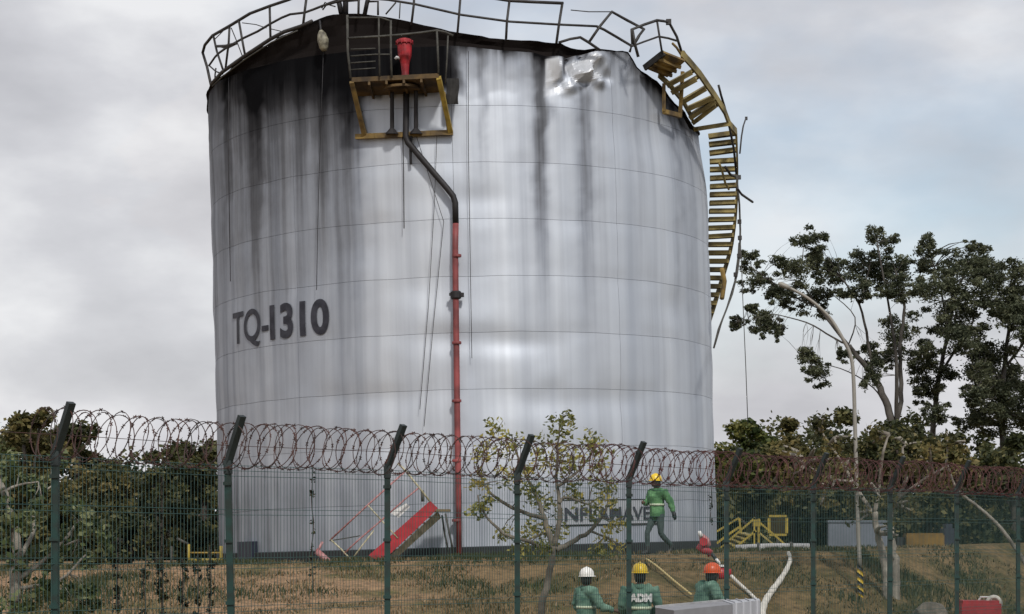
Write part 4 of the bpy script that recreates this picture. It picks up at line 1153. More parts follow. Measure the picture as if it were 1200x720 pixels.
# ---- sapling behind the fence in the middle
def sapling():
    Y = 28.6
    base = P(634, 735, Y); base.z = terr(base.x, Y)
    q = lambda *l: [P(x, y, Y + d) for x, y, d in l]
    limbs = [([tuple(base)] + q((634, 720, 0), (640, 690, 0), (646, 660, 0), (650, 640, 0)), 0.058, 0.042), (q((650, 645, 0), (640, 615, .2), (632, 590, .3), (618, 560, .4), (600, 520, .4)), 0.05, 0.012), (q((638, 608, .2), (600, 595, .1), (572, 575, 0), (558, 545, -.1)), 0.035, 0.010),
             (q((649, 648, 0), (620, 635, -.2), (590, 625, -.3), (566, 600, -.3), (560, 580, -.3)), 0.035, 0.010), (q((650, 640, 0), (656, 600, 0), (652, 560, .1), (655, 510, .1)), 0.045, 0.010), (q((655, 590, 0), (664, 583, 0), (690, 592, -.3)), 0.03, 0.012), (q((652, 645, 0), (675, 633, .2), (695, 619, .2), (712, 590, .2), (708, 540, .2)), 0.045, 0.010),
             (q((690, 622, .2), (715, 632, .1), (728, 640, 0)), 0.02, 0.008), (q((654, 570, 0), (680, 550, .3), (700, 520, .3)), 0.025, 0.008)]
    spots = [(582, 502, 12), (570, 530, 16), (600, 522, 18), (625, 545, 16), (655, 505, 16), (680, 530, 22), (705, 528, 18), (640, 525, 18), (660, 550, 18), (700, 560, 16), (560, 565, 12), (590, 560, 16), (618, 580, 16), (575, 590, 12), (560, 600, 10), (640, 595, 18), (625, 620, 18), (650, 625, 14), (610, 640, 12), (690, 600, 14), (712, 585, 14), (720, 615, 14), (715, 640, 14), (670, 575, 14), (590, 625, 10), (635, 645, 12), (703, 645, 10), (665, 490, 8)]
    rd = random.Random(4)
    cl = [((P(x, y, Y).x, Y + rd.uniform(-.5, .5), P(x, y, Y).z), (r * Y / F * 1.1, r * Y / F, r * Y / F), int(7 * r)) for x, y, r in spots]
    tree('sapling', 'slender yellow green sapling with sparse leaves in front of the tank', 'tree', base, limbs, cl, 0.078, M_leaf_young, M_bark_mid, None, 0.5, 10, 51, 0.3, twigs=2)
sapling()

def right_tree():
    Y = 39.5
    base = P(1040, 722, Y); base.z = terr(base.x, Y) - 0.1
    q = lambda *l: [P(x, y, Y + d) for x, y, d in l]
    limbs = [([tuple(base)] + q((1039, 690, 0), (1036, 655, 0), (1028, 625, 0), (1025, 600, 0)), 0.095, 0.06), (q((1050, 722, .3), (1050, 690, .3), (1050, 660, .3), (1046, 642, .3), (1044, 600, .4)), 0.10, 0.05), (q((1025, 605, 0), (1005, 575, .4), (985, 540, .5), (962, 505, .5)), 0.05, 0.018), (q((1025, 600, 0), (1030, 570, 0), (1035, 530, -.3), (1042, 510, -.3)), 0.05, 0.018),
             (q((1044, 600, .4), (1062, 560, .4), (1058, 525, .4), (1080, 518, .4)), 0.045, 0.015), (q((1000, 565, .4), (970, 560, 0), (945, 545, 0)), 0.03, 0.012), (q((1045, 590, .4), (1085, 560, 0), (1108, 545, 0), (1110, 505, 0)), 0.035, 0.012), (q((1110, 545, 0), (1122, 574, 0), (1150, 597, 0), (1172, 618, 0), (1188, 640, 0), (1204, 665, 0), (1216, 700, 0)), 0.022, 0.05)]
    rd = random.Random(9)
    spots = [(960, 500, 18), (985, 520, 20), (950, 535, 18), (1010, 545, 18), (975, 565, 18), (1035, 512, 18), (1065, 515, 18), (1085, 530, 18), (1055, 550, 18), (1100, 560, 16), (1020, 580, 16), (1000, 600, 14), (1055, 590, 16), (930, 560, 14), (1070, 600, 12), (1110, 520, 14), (960, 590, 12), (1040, 620, 12), (920, 520, 16)]
    cl = [((P(x, y, Y).x, Y + rd.uniform(-.8, .8), P(x, y, Y).z), (r * Y / F * 1.2, r * Y / F, r * Y / F), int(7 * r)) for x, y, r in spots]
    tree('small_tree', 'small pale branched tree with thin olive leaves beside the striped lamp pole', 'tree', base, limbs, cl, 0.12, M_leaf_olive, M_bark_pale, None, 0.5, 6, 53, 0.2, twigs=2)
right_tree()

def left_bush():
    Y = 21.6
    base = P(12, 740, Y); base.z = 0
    q = lambda *l: [P(x, y, Y + d) for x, y, d in l]
    limbs = [([tuple(base)] + q((18, 690, 0), (22, 650, 0), (14, 610, 0), (2, 570, 0), (-8, 540, 0)), 0.075, 0.03), (q((20, 660, 0), (40, 620, .2), (38, 590, .2), (60, 570, .2)), 0.03, 0.010), (q((5, 575, 0), (25, 568, 0), (45, 565, 0)), 0.02, 0.008), (q((20, 680, 0), (60, 650, .1), (90, 615, .2), (105, 600, .2)), 0.03, 0.010), (q((22, 690, 0), (70, 680, -.2), (100, 650, -.2)), 0.025, 0.010), (q((75, 640, .1), (110, 625, 0), (125, 615, 0)), 0.015, 0.006)]
    rd = random.Random(12)
    spots = [(-5, 540, 22), (15, 560, 18), (45, 570, 16), (8, 600, 22), (35, 610, 18), (90, 605, 16), (110, 625, 16), (120, 640, 10), (80, 630, 16), (60, 650, 18), (95, 655, 14), (30, 660, 22), (5, 660, 22), (40, 700, 22), (75, 690, 20), (95, 710, 14), (10, 715, 22), (60, 540, 10), (52, 590, 10), (85, 730, 16), (-10, 620, 20), (105, 690, 8)]
    cl = [((P(x, y, Y).x, Y + rd.uniform(-.35, .45), P(x, y, Y).z), (r * Y / F * 1.1, r * Y / F, r * Y / F), int(7.5 * r)) for x, y, r in spots]
    tree('climbing_shrub', 'pale leaved shrub with bare twisted stem behind the first fence post', 'shrub', base, limbs, cl, 0.085, M_leaf_pale, M_bark_pale, None, 0.6, 6, 57, 0.2, twigs=2, trunk='stem', crown='foliage')
left_bush()

def vines():
    def vine(label, px, y0, y1, thick, seed, bushy=1.0, m=M_vine):
        rd = random.Random(seed)
        s = 0
        for i, (a, b) in enumerate(zip(POSTS, POSTS[1:])):
            if a[0] <= px <= b[0]:
                q = (px - a[0]) / (b[0] - a[0]); Y0 = FY0 + FDY * i
                # perspective-correct position along the bay
                s = q * Y0 / (Y0 + FDY - q * FDY); Y = Y0 + FDY * s
                break
        else: return
        Y += 0.05
        base = P(px, max(y1, 720) if y1 > 700 else y1, Y)
        pts = [P(px + 3 * mnoise.noise((y * 0.03, seed, 0)), y, Y) for y in np.linspace(y1, y0, 12)]
        b = MB().tube(pts, thick, 4)
        t = thing('dried_vine', label, 'vine', tuple(pts[0]), 'dried vines hanging on the fence')
        b.build('stem', M_bark_dark, t, pts[0])
        cl = []
        for k in range(int((y1 - y0) / 14 * bushy) + 3):
            y = rd.uniform(y0, y1); c = P(px + rd.uniform(-2, 2) * bushy, y, Y); r = 0.035 * rd.uniform(.6, 1.3)
            cl.append((tuple(c), (r, r * 0.7, r * 1.4), int(9 * bushy)))
        V, T_ = leaves_arrays(cl, 0.042, 0.6, 4, seed)
        leaf_object('leaves', V, T_, m, t, pts[0])
    vine('thin dead vine hanging on the mesh midway between the second and third posts', 366, 545, 690, 0.006, 1)
    vine('thin dead vine hanging on the mesh just left of the sixth post', 833, 560, 612, 0.006, 2)
    vine('short dark vine on the mesh just left of the second post, over the yellow rail', 246, 640, 735, 0.008, 3, 2.0)
    vine('leafy dark vine low on the mesh, second to the left of the second post', 232, 650, 735, 0.008, 4, 2.4)
    vine('leafy dark vine low on the mesh, third to the left of the second post', 214, 655, 735, 0.008, 5, 2.4)
    vine('tall dark vine on the mesh in front of the narrow upright tree', 190, 560, 735, 0.010, 6, 2.6)
    vine('leafy vine on the mesh right of the pale leaved shrub', 138, 630, 735, 0.008, 7, 2.2)
    vine('dry vine on the mesh in line with the gap left of the narrow tree', 170, 610, 735, 0.008, 8, 2.0)
vines()

# ------------------------------------------------------------------ grass on the slope
def grass():
    r = np.random.default_rng(3); n = 80000
    X = r.uniform(-12, 17, n); Yv = 33.0 + 12.5 * r.uniform(0, 1, n) ** 1.1
    Z = np.array([terr(float(x), float(y)) for x, y in zip(X, Yv)])
    px = 600 + F * X / Yv
    keep = (Z > 0.25) & (px > -30) & (px < 1230)
    X, Yv, Z = X[keep], Yv[keep], Z[keep]; n = len(X)
    pat = np.array([mnoise.noise((float(x) * 0.55, float(y) * 0.55, 4.0)) + 0.5 * mnoise.noise((float(x) * 1.7, float(y) * 1.7, 8.0)) for x, y in zip(X, Yv)])
    edge = np.exp(-((Yv - 41.3) / 0.8) ** 2)
    big = np.array([mnoise.noise((float(x) * 0.22, float(y) * 0.3, 14.0)) for x, y in zip(X, Yv)])
    h = (0.03 + 0.05 * r.uniform(0, 1, n) + np.clip(pat, 0, 1) * 0.10 + np.clip(big, 0, 1) * 0.08 + edge * 0.05) * np.where(pat + 0.8 * big < -0.12, 0.22, 1.0)
    a = r.uniform(0, 2 * PI, n); w = r.uniform(0.008, 0.02, n)
    lx, ly = r.normal(0, 0.035, n), r.normal(0, 0.035, n)
    p = np.stack([X, Yv, Z - 0.01], 1); d = np.stack([np.cos(a) * w, np.sin(a) * w, np.zeros(n)], 1)
    top = p + np.stack([lx, ly, h], 1)
    V = np.stack([p - d, p + d, top + d * 0.3, top - d * 0.3], 1).reshape(-1, 3)
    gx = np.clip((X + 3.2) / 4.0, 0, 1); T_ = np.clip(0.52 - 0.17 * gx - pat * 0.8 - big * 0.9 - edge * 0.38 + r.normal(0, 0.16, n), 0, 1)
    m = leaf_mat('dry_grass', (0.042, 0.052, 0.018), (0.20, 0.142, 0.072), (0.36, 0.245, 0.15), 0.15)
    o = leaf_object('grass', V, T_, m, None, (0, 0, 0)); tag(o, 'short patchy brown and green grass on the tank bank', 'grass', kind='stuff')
grass()

# ------------------------------------------------------------------ street furniture and odd things
def lamp_post():
    Y = 39.0
    base = P(1009, 730, Y); base.z = terr(base.x, Y) - 0.05
    t = thing('street_lamp', 'tall pale curved lamp pole with yellow and black striped foot', 'street lamp', base)
    pts = [P(1007.5, 664, Y), P(1004.5, 590, Y), P(1002, 500, Y), P(1000, 440, Y), P(996.5, 416, Y), P(988, 398, Y), P(975, 376, Y), P(960, 360, Y), P(942, 346.5, Y), P(926, 338, Y)]
    sp = smooth_path(pts, 4); n = len(sp)
    MB().tube(sp, [0.042 + (0.028 - 0.042) * i / (n - 1) for i in range(n)], 10).build('pole', M_lamp_pole, t, base, True)
    e = P(926, 338, Y); d = (P(912, 332, Y) - e)
    MB().tube([e, e + d * 0.3, e + d * 0.8, e + d], [0.03, 0.05, 0.05, 0.02], 8).build('lamp_head', M_lamp_pole, t, base, True)
    a = P(1007.5, 664, Y); c = Vector(base)
    k = 8
    for i in range(k):
        p, q = a.lerp(c, i / k), a.lerp(c, (i + 1) / k)
        # skewed bands
        b = MB(); m = 12; vs = []
        for e_, rr in ((p, 0.0), (q, 0.0)):
            for j in range(m):
                an = 2 * PI * j / m; vs.append(e_ + Vector((math.cos(an) * 0.062, math.sin(an) * 0.062, -0.05 * math.cos(an))))
        b.add(vs, [(j, (j + 1) % m, m + (j + 1) % m, m + j) for j in range(m)] + [tuple(range(m)), tuple(range(2 * m - 1, m - 1, -1))])
        b.build('stripe', M_yellow if i % 2 else M_black, t, base, True)
lamp_post()

def crossover():
    Y = 46.5
    base = P(880, 646, Y); base.z = terr(base.x, Y)
    t = thing('crossover_stair', 'yellow pipe crossover stair with sloping handrails at right of tank', 'stair', base)
    def bar(l, w, n, dy=0.0, m=M_dull): 
        b = MB(); ps = [P(x, y, Y + dy) for x, y in l]
        for a, c in zip(ps, ps[1:]): b.bar(a, c, w, w)
        return b.build(n, m, t, base)
    bar([(840, 623), (866, 607)], 0.043, 'hand_rail', 0.8); bar([(840, 637), (850, 629), (866, 618)], 0.05, 'hand_rail', 0.8)
    bar([(850, 637), (885, 607)], 0.043, 'hand_rail'); bar([(854, 648), (886, 622)], 0.043, 'stringer'); bar([(840, 645), (868, 626)], 0.043, 'stringer', 0.8)
    bar([(866, 607), (868, 622), (870, 636)], 0.05, 'rail_post', 0.8); bar([(884, 607), (884, 648)], 0.043, 'rail_post'); bar([(889, 608), (889, 648)], 0.043, 'rail_post')
    bar([(887, 610), (905, 625), (923, 641)], 0.043, 'hand_rail'); bar([(889, 624), (906, 638), (918, 648)], 0.043, 'stringer', 0.0, M_yellow_pale)
    for k in range(5):
        q = k / 5
        MB().bar(P(858 + 26 * q, 644 - 21 * q, Y), P(852 + 20 * q, 640 - 19 * q, Y + 0.8), 0.2, 0.03).build('tread', M_yellow_pale, t, base)
    MB().box((P(886.5, 613, Y + .1)), (0.16, 0.25, 0.16)).build('top_plate', M_dull, t, base)
crossover()

def sign():
    Y = 48.0
    base = P(911, 648, Y); base.z = terr(base.x, Y)
    t = thing('notice_board', 'small dark notice board in a yellow frame right of the crossover stair', 'sign', base)
    c = P(911.5, 616, Y); w, h = 21 * Y / F, 22 * Y / F
    MB().box(c, (w - 0.08, 0.02, h - 0.08)).build('panel', mat('dark_panel', (0.022, 0.018, 0.012), 0.7, 0, color2=(0.05, 0.038, 0.01), scale=10, spec=0.2), t, base)
    for (o, s) in (((0, h / 2), (w, 0.055)), ((0, -h / 2), (w, 0.055)), ((-w / 2, 0), (0.07, h - 0.08)), ((w / 2, 0), (0.07, h - 0.08))):
        MB().box(c + Vector((o[0], -0.005, o[1])), (s[0], 0.05, s[1])).build('frame', M_dull, t, base)
    MB().bar(c + Vector((0, 0.05, -h / 2)), Vector((c.x, Y + 0.05, base.z - 0.1)), 0.05, 0.05).build('post', M_rail_grey, t, base)
sign()

def yellow_rail():
    Y = 46.0
    base = P(240, 660, Y); base.z = terr(base.x, Y)
    t = thing('yellow_barrier', 'low yellow pipe barrier at the foot of the tank on the left', 'barrier', base)
    def bar(l, r, n, m=M_dull): MB().tube([P(x, y, Y) for x, y in l], r, 8).build(n, m, t, base, True)
    bar([(221, 638), (221, 664)], 0.035, 'post'); bar([(259, 640), (259, 664)], 0.035, 'post'); bar([(221, 657), (259, 656.5)], 0.045, 'rail'); bar([(207, 631), (213, 634), (221, 638)], 0.03, 'rail', M_rail_grey); bar([(221, 648), (259, 648)], 0.02, 'rail', mat('dull_yellow', (0.25, 0.17, 0.03), 0.6)); bar([(201, 640), (201, 664)], 0.025, 'post', M_rail_grey)
    bar([(240, 657), (240, 664)], 0.03, 'post')
yellow_rail()

def kerb():
    Y = 49.0
    base = P(1082, 646, Y); base.z = terr(base.x, Y)
    w = 44 * Y / F
    o = MB().box((0, 0, 0.14), (w, 0.5, 0.30)).box((0, 0, 0.31), (w * 0.96, 0.42, 0.04))
    t = thing('barrier_block', 'low ochre yellow barrier block on top of the right bank', 'barrier', base)
    o.build('block', mat('ochre_paint', (0.20, 0.115, 0.018), 0.7, 0, var=0.45, scale=3), t)
    MB().box((w / 2 + 0.16, 0.1, 0.2), (0.28, 0.5, 0.5)).box((w / 2 + 0.16, 0.1, 0.5), (0.16, 0.3, 0.12)).build('end_block', M_navy, t)
    MB().box((-w / 2 - 0.1, 0.1, 0.11), (0.2, 0.4, 0.24)).build('end_block', M_black, t)
kerb()

def far_wall():
    Y = 54.0
    base = P(1005, 646, Y); base.z = terr(base.x, Y)
    t = thing('low_wall', 'low pale blue wall behind the lamp pole at the bank top', 'wall', base)
    w = 70 * Y / F
    MB().box((0, 0, 0.3), (w, 0.25, 0.75)).build('wall', M_bluewall, t)
    MB().box((0, 0, 0.70), (w + 0.06, 0.31, 0.06)).build('coping', M_bluewall, t)
far_wall()

def pipes():
    Y = 45.0
    a, c = P(862, 647, Y), P(948, 645.5, Y + 0.3)
    a.z = terr(a.x, a.y) + 0.1; c.z = terr(c.x, c.y) + 0.1
    t = thing('ground_pipe', 'grey white pipe lying along the bank top below the yellow sign', 'pipe', a)
    MB().tube([a, a.lerp(c, .5) + Vector((0, 0, .02)), c], 0.06, 10).build('pipe', M_conc, t, a, True)
    for q in (0.1, 0.35, 0.6, 0.95):
        p = a.lerp(c, q); MB().box(p - Vector((0, 0, 0.05)), (0.12, 0.28, 0.16)).build('support', M_conc, t, a)
    for q, l in ((0.3, 'flange'), (0.75, 'flange')):
        p = a.lerp(c, q); d = (c - a).normalized(); MB().tube([p - d * 0.03, p + d * 0.03], 0.10, 12).build(l, M_rail_grey, t, a)
pipes()

def cabinet():
    # grey steel cabinet in front of the fence; only its top shows
    z = 1.24
    A = P(768, 712, 26.2); Bq = P(846, 704, 29.3); C = P(889, 702.3, 30.3)
    off = Vector((-0.75, 0.75, 0)) * 0
    pts = [Vector((A.x, A.y, z)), Vector((Bq.x, Bq.y, z)), Vector((C.x, C.y, z)), Vector((P(891, 0, 29.3).x, 29.3, z)), Vector((P(858, 0, 27.6).x, 27.6, z)), Vector((P(790, 0, 25.0).x, 25.0, z))]
    base = Vector((A.x, A.y, 0))
    t = thing('metal_cabinet', 'pale grey metal cabinet with lighter ribbed end at the bottom edge', 'cabinet', base)
    def prism(ps, z0, z1, n, m):
        k = len(ps); vs = [(p.x, p.y, z1) for p in ps] + [(p.x, p.y, z0) for p in ps]
        MB().add(vs, [tuple(range(k - 1, -1, -1)), tuple(range(k, 2 * k))] + [(i, (i + 1) % k, k + (i + 1) % k, k + i) for i in range(k)]).build(n, m, t, base)
    prism([pts[0], pts[1], pts[4], pts[5]], 0.02, z, 'body', M_cab)
    prism([pts[1] + Vector((.004, 0, 0)), pts[2], pts[3], pts[4] + Vector((.004, 0, 0))], 0.02, z + 0.012, 'end_panel', M_cab2)
    for k in range(4):
        q = (k + 0.5) / 4
        a = pts[1].lerp(pts[2], q); c = pts[4].lerp(pts[3], q)
        MB().bar(a + Vector((0, 0, .02)), c + Vector((0, 0, .02)), 0.02, 0.014).build('rib', M_cab2, t, base)
        MB().bar(c + Vector((0, -0.01, .02)), Vector((c.x, c.y - 0.01, 0.05)), 0.03, 0.03, (0, 1, 0)).build('rib', M_cab2, t, base)
    MB().bar(pts[0] + Vector((0.02, 0, .012)), pts[1] + Vector((0.02, 0, .012)), 0.05, 0.025).build('edge_strip', M_conc, t, base)
cabinet()

def hoses():
    def lay(l, lift):
        out = []
        for x, y in l:
            Y = 33.0
            for _ in range(60):      # walk the ray to the ground
                p = P(x, y, Y)
                if p.z <= terr(p.x, p.y) + lift: break
                Y += 0.25
            out.append(P(x, y, Y))
        return out
    pts = lay([(924, 648), (926, 656), (922, 667), (914, 680), (905, 692), (898, 703), (894, 713), (893, 726)], 0.14)
    sp = smooth_path(pts, 4); n = len(sp)
    o = MB().tube(sp, [0.034 + 0.042 * (i / n) ** 0.8 + 0.006 * math.sin(i * 1.7) for i in range(n)], 10).build('fire_hose', M_canvas, None, pts[0], True); o.location = pts[0]
    tag(o, 'thick white canvas hose running down the bank from the yellow sign', 'hose')
    pts = lay([(857, 675), (864, 682), (875, 692), (886, 703), (893, 714)], 0.13)
    o = MB().tube(smooth_path(pts, 4), 0.032, 8).build('fire_hose', M_canvas, None, pts[0], True); o.location = pts[0]
    tag(o, 'thin white hose lying on the bank beside the sixth fence post', 'hose')
    pts = lay([(757, 655), (770, 664), (790, 681), (810, 697)], 0.14)
    o = MB().tube(smooth_path(pts, 4), 0.022, 6).build('rope', M_rope, None, pts[0], True); o.location = pts[0]
    tag(o, 'pale yellow rope stretched down the bank below the walking worker', 'rope')
hoses()

def pump():
    Y = 38.6
    base = P(1146, 760, Y); base.z = terr(base.x, Y)
    t = thing('fire_pump', 'red fire pump box with white hose looped on its top corner', 'pump', base)
    zt = P(1146, 706, Y).z - base.z
    w = 46 * Y / F
    b = MB().box((0, 0, zt / 2 + 0.03), (w, 0.6, zt - 0.1)); b.build('body', M_red, t)
    MB().box((0, 0, zt + 0.01), (w * 0.92, 0.52, 0.06)).build('lid', M_red, t)
    MB().box((-w * .1, -0.305, zt * 0.6), (w * .5, 0.02, zt * 0.35)).build('side_panel', M_black, t)
    ring = [(w * 0.34 + 0.13 * math.cos(a), -0.2, zt - 0.02 + 0.13 * math.sin(a)) for a in np.linspace(-0.6, PI + 0.4, 14)]
    MB().tube(ring, 0.04, 8).build('hose_loop', M_canvas, t, None, True)
    MB().tube([(0.02, 0, zt + 0.04), (0.05, 0, zt + 0.10), (0.22, 0, zt + 0.10), (0.25, 0, zt + 0.04)], 0.02, 6).build('handle', M_white, t)
    for sx in (-1, 1): 
        o = MB().lathe([(0.05, -0.05), (0.16, -0.05), (0.17, 0), (0.16, 0.05), (0.05, 0.05)], (sx * w * 0.3, -0.3, 0.16), 14, Matrix.Rotation(PI / 2, 3, 'X')).build('wheel', M_black, t)
pump()

def rocks():
    Y = 39.4
    for (px, py, w, h, lab) in ((1092, 716, 0.62, 0.42, 'pale brown boulder at the bottom edge left of the red pump'),):
        c = P(px, py, Y); bm = bmesh.new(); bmesh.ops.create_icosphere(bm, subdivisions=3, radius=1)
        for v in bm.verts:
            n = 0.25 * mnoise.noise(v.co * 1.3) + 0.12 * mnoise.noise(v.co * 3.1)
            v.co *= 1 + n; v.co = Vector((v.co.x * w * 0.6, v.co.y * 0.4, v.co.z * h * 0.75))
        me = bpy.data.meshes.new('boulder'); bm.to_mesh(me); bm.free(); me.materials.append(M_rock)
        o = link('boulder', me); c.z = terr(c.x, Y) + 0.12; o.location = c; tag(o, lab, 'boulder')
rocks()

def fire_monitor():
    Y = 40.2
    base = P(828, 655, Y); base.z = terr(base.x, Y)
    t = thing('fire_monitor', 'red fire monitor with pale pink body and white nozzle on the bank', 'fire monitor', base)
    q = lambda x, y, d=0: P(x, y, Y + d)
    MB().tube([q(832, 652), q(829, 645), q(825, 640)], [0.04, 0.05, 0.08], 12).build('stand', M_redpink, t, base, True)
    MB().tube([q(834, 648), q(826, 645), q(817, 640)], [0.05, 0.09, 0.055], 12).build('body', M_redpink, t, base, True)
    MB().tube([q(829, 641), q(826, 634), q(823, 630), q(821, 627)], [0.085, 0.10, 0.075, 0.045], 12).build('barrel', M_pink, t, base, True)
    MB().tube([q(822, 629, -.1), q(820, 625, -.1), q(819.5, 622.5, -.1)], [0.045, 0.04, 0.03], 10).build('nozzle', M_white, t, base, True)
    MB().lathe([(0.05, -0.02), (0.085, -0.02), (0.085, 0.02), (0.05, 0.02)], q(824.5, 635, -0.12), 14, Matrix.Rotation(PI / 2, 3, 'X')).build('hand_wheel', M_red, t, base)
    MB().tube([q(833, 648), q(837, 653), q(841, 658), q(844, 664)], 0.035, 8).build('hose_tail', M_black, t, base, True)
    MB().tube([q(839, 655, -.1), q(843, 660, -.1), q(845, 666, -.1)], 0.03, 8).build('hose_sleeve', M_white, t, base, True)
    Y2 = 38.8
    base = P(844, 680, Y2); base.z = terr(base.x, Y2)
    t = thing('hydrant_valve', 'squat red hydrant valve half hidden by the sixth fence post', 'hydrant', base)
    c = P(844.5, 671, Y2) 
    MB().lathe([(0.08, -0.5), (0.08, -0.12), (0.14, -0.10), (0.15, 0.02), (0.11, 0.08), (0.05, 0.11)], c, 14).build('body', M_red, t, base, True)
    MB().tube([c + Vector((-0.22, 0, 0)), c + Vector((0.2, 0, 0))], [0.07, 0.07], 10).build('outlet', M_red, t, base, True)
    MB().lathe([(0.03, 0.10), (0.12, 0.11), (0.12, 0.14), (0.03, 0.15)], c, 12).build('hand_wheel', M_white, t, base)
fire_monitor()

# ------------------------------------------------------------------ people
def remesh(b, voxel, name):
    me = bpy.data.meshes.new(name); me.from_pydata(b.v, [], b.f); me.update()
    ob = bpy.data.objects.new(name, me); COL.objects.link(ob)
    bm = bmesh.new(); bm.from_mesh(me); bmesh.ops.recalc_face_normals(bm, faces=bm.faces[:]); bm.to_mesh(me); bm.free()
    m = ob.modifiers.new('r', 'REMESH'); m.mode = 'VOXEL'; m.voxel_size = voxel
    s = ob.modifiers.new('s', 'SMOOTH'); s.iterations = 2; s.factor = 0.5
    dg = bpy.context.evaluated_depsgraph_get(); dg.update()
    out = bpy.data.meshes.new_from_object(ob.evaluated_get(dg)); out.name = name
    bpy.data.objects.remove(ob); bpy.data.meshes.remove(me)
    out.polygons.foreach_set('use_smooth', [True] * len(out.polygons))
    return out
def ell(b, c, r, n=14):
    pr = [(max(1e-3, math.sin(PI * k / 10)), -math.cos(PI * k / 10)) for k in range(11)]
    M = Matrix.Diagonal((r[0], r[1], r[2]))
    b.lathe(pr, c, n, M)
def hand(b, w, d, palm_n, segs):
    """palm and five bent fingers; w wrist, d pointing along the hand, palm_n palm normal"""
    d = d.normalized(); s = d.cross(palm_n).normalized(); pn = s.cross(d).normalized()
    pc = w + d * 0.05
    b.tube([w - d * 0.02, w + d * 0.02, w + d * 0.055, w + d * 0.095], [0.026, 0.032, 0.038, 0.034], 8)
    segs.append(('skin', [w - d * 0.02, w + d * 0.18], [0.05, 0.05]))
    for k, ln in enumerate((0.068, 0.080, 0.075, 0.058)):
        o = w + d * 0.085 + s * (0.030 - 0.020 * k)
        b.tube([o, o + d * ln * 0.5 + pn * 0.006, o + d * ln * 0.82 + pn * 0.022, o + d * ln * 0.95 + pn * 0.042], [0.0105, 0.010, 0.009, 0.008], 6)
    o = w + d * 0.03 + s * 0.032
    b.tube([o - s * 0.01, o + s * 0.022 + d * 0.025 + pn * 0.01, o + s * 0.026 + d * 0.055 + pn * 0.02], [0.013, 0.011, 0.009], 6)
def person(label, loc, rz, pose, jacket, hat, group, lettering=None, trousers=M_trouser, scale=1.0, glove=None):
    V3 = Vector
    J = dict(pelvis=(0, 0, 0.94), waist=(0, 0, 1.10), chest=(0, -0.01, 1.30), neck=(0, 0, 1.47), head=(0, -0.02, 1.60),
             sl=(-0.19, 0, 1.42), sr=(0.19, 0, 1.42), el=(-0.25, 0.03, 1.14), er=(0.25, 0.03, 1.14), wl=(-0.26, -0.06, 0.90), wr=(0.26, -0.06, 0.90),
             hl=(-0.095, 0, 0.92), hr=(0.095, 0, 0.92), kl=(-0.11, -0.02, 0.50), kr=(0.11, -0.02, 0.50), al=(-0.11, 0.02, 0.09), ar=(0.11, 0.02, 0.09), face=0.0)
    J.update(pose)
    J = {k: (V3(v) if isinstance(v, tuple) else v) for k, v in J.items()}
    segs = []; b = MB()
    def limb(tagname, pts, rs, n=10):
        b.tube(pts, rs, n); segs.append((tagname, pts, rs))
    limb('jacket', [J['pelvis'] + V3((0, 0, -0.08)), J['pelvis'], J['waist'], J['chest'], J['chest'].lerp(J['neck'], 0.6)], [0.12, 0.145, 0.135, 0.155, 0.10], 14)
    for s in 'lr':
        sh = J['s' + s]; sgn = -1 if s == 'l' else 1
        limb('jacket', [J['chest'] + V3((sgn * 0.07, 0, 0.03)), sh], [0.12, 0.075])
        limb('jacket', [sh, sh.lerp(J['e' + s], .4), J['e' + s]], [0.072, 0.058, 0.046]); limb('jacket', [J['e' + s], J['e' + s].lerp(J['w' + s], .3), J['w' + s]], [0.046, 0.044, 0.029])
        hand(b, J['w' + s], (J['w' + s] - J['e' + s]), V3((-sgn, 0.1, 0.05)), segs)
        hp, kn, an = J['h' + s], J['k' + s], J['a' + s]
        limb('trouser', [J['pelvis'] + V3((sgn * .06, 0, -.02)), hp + V3((0, 0, -0.05)), hp.lerp(kn, .5), kn], [0.11, 0.102, 0.082, 0.062]); limb('trouser', [kn, kn.lerp(an, .35), an + V3((0, 0, .05))], [0.062, 0.062, 0.048])
        fwd = J.get('toe' + s, V3((0, -1, -0.15))).normalized()
        limb('boot', [an + V3((0, 0, 0.08)), an + V3((0, 0, -0.02))], [0.055, 0.06])
        limb('boot', [an + V3((0, 0, -0.035)) - fwd * 0.07, an + V3((0, 0, -0.04)) + fwd * 0.07, an + V3((0, 0, -0.045)) + fwd * 0.17], [0.045, 0.05, 0.036])
    hd = J['head']; f = Matrix.Rotation(J['face'], 3, 'Z')
    limb('skin', [J['chest'].lerp(J['neck'], .5), J['neck'], hd + V3((0, 0.01, -0.04))], [0.065, 0.058, 0.056])
    ell(b, hd + V3((0, 0.012, 0.035)), (0.077, 0.097, 0.10)); segs.append(('skin', [hd + V3((0, 0, -.05)), hd + V3((0, 0, .08))], [0.09, 0.09]))
    ell(b, hd + f @ V3((0, -0.028, -0.045)), (0.056, 0.062, 0.062))
    ell(b, hd + f @ V3((0, -0.095, -0.005)), (0.014, 0.020, 0.024))     # nose
    ell(b, hd + f @ V3((0, -0.084, -0.050)), (0.024, 0.012, 0.009))     # lips
    for sg in (-1, 1): ell(b, hd + f @ V3((sg * 0.080, 0.012, 0.0)), (0.012, 0.022, 0.032))
    t = thing('person', label, 'person', loc, group); t.rotation_euler = (0, 0, rz); t.scale = (scale,) * 3
    me = remesh(b, 0.0115, 'body')
    mats = {'skin': 0, 'jacket': 1, 'trouser': 2, 'boot': 3}
    for m in (M_skin, jacket, trousers, M_boot): me.materials.append(m)
    n = len(me.polygons); C = np.zeros(n * 3); me.polygons.foreach_get('center', C); C = C.reshape(-1, 3)
    best = np.full(n, 1e9); idx = np.zeros(n, dtype=np.int32)
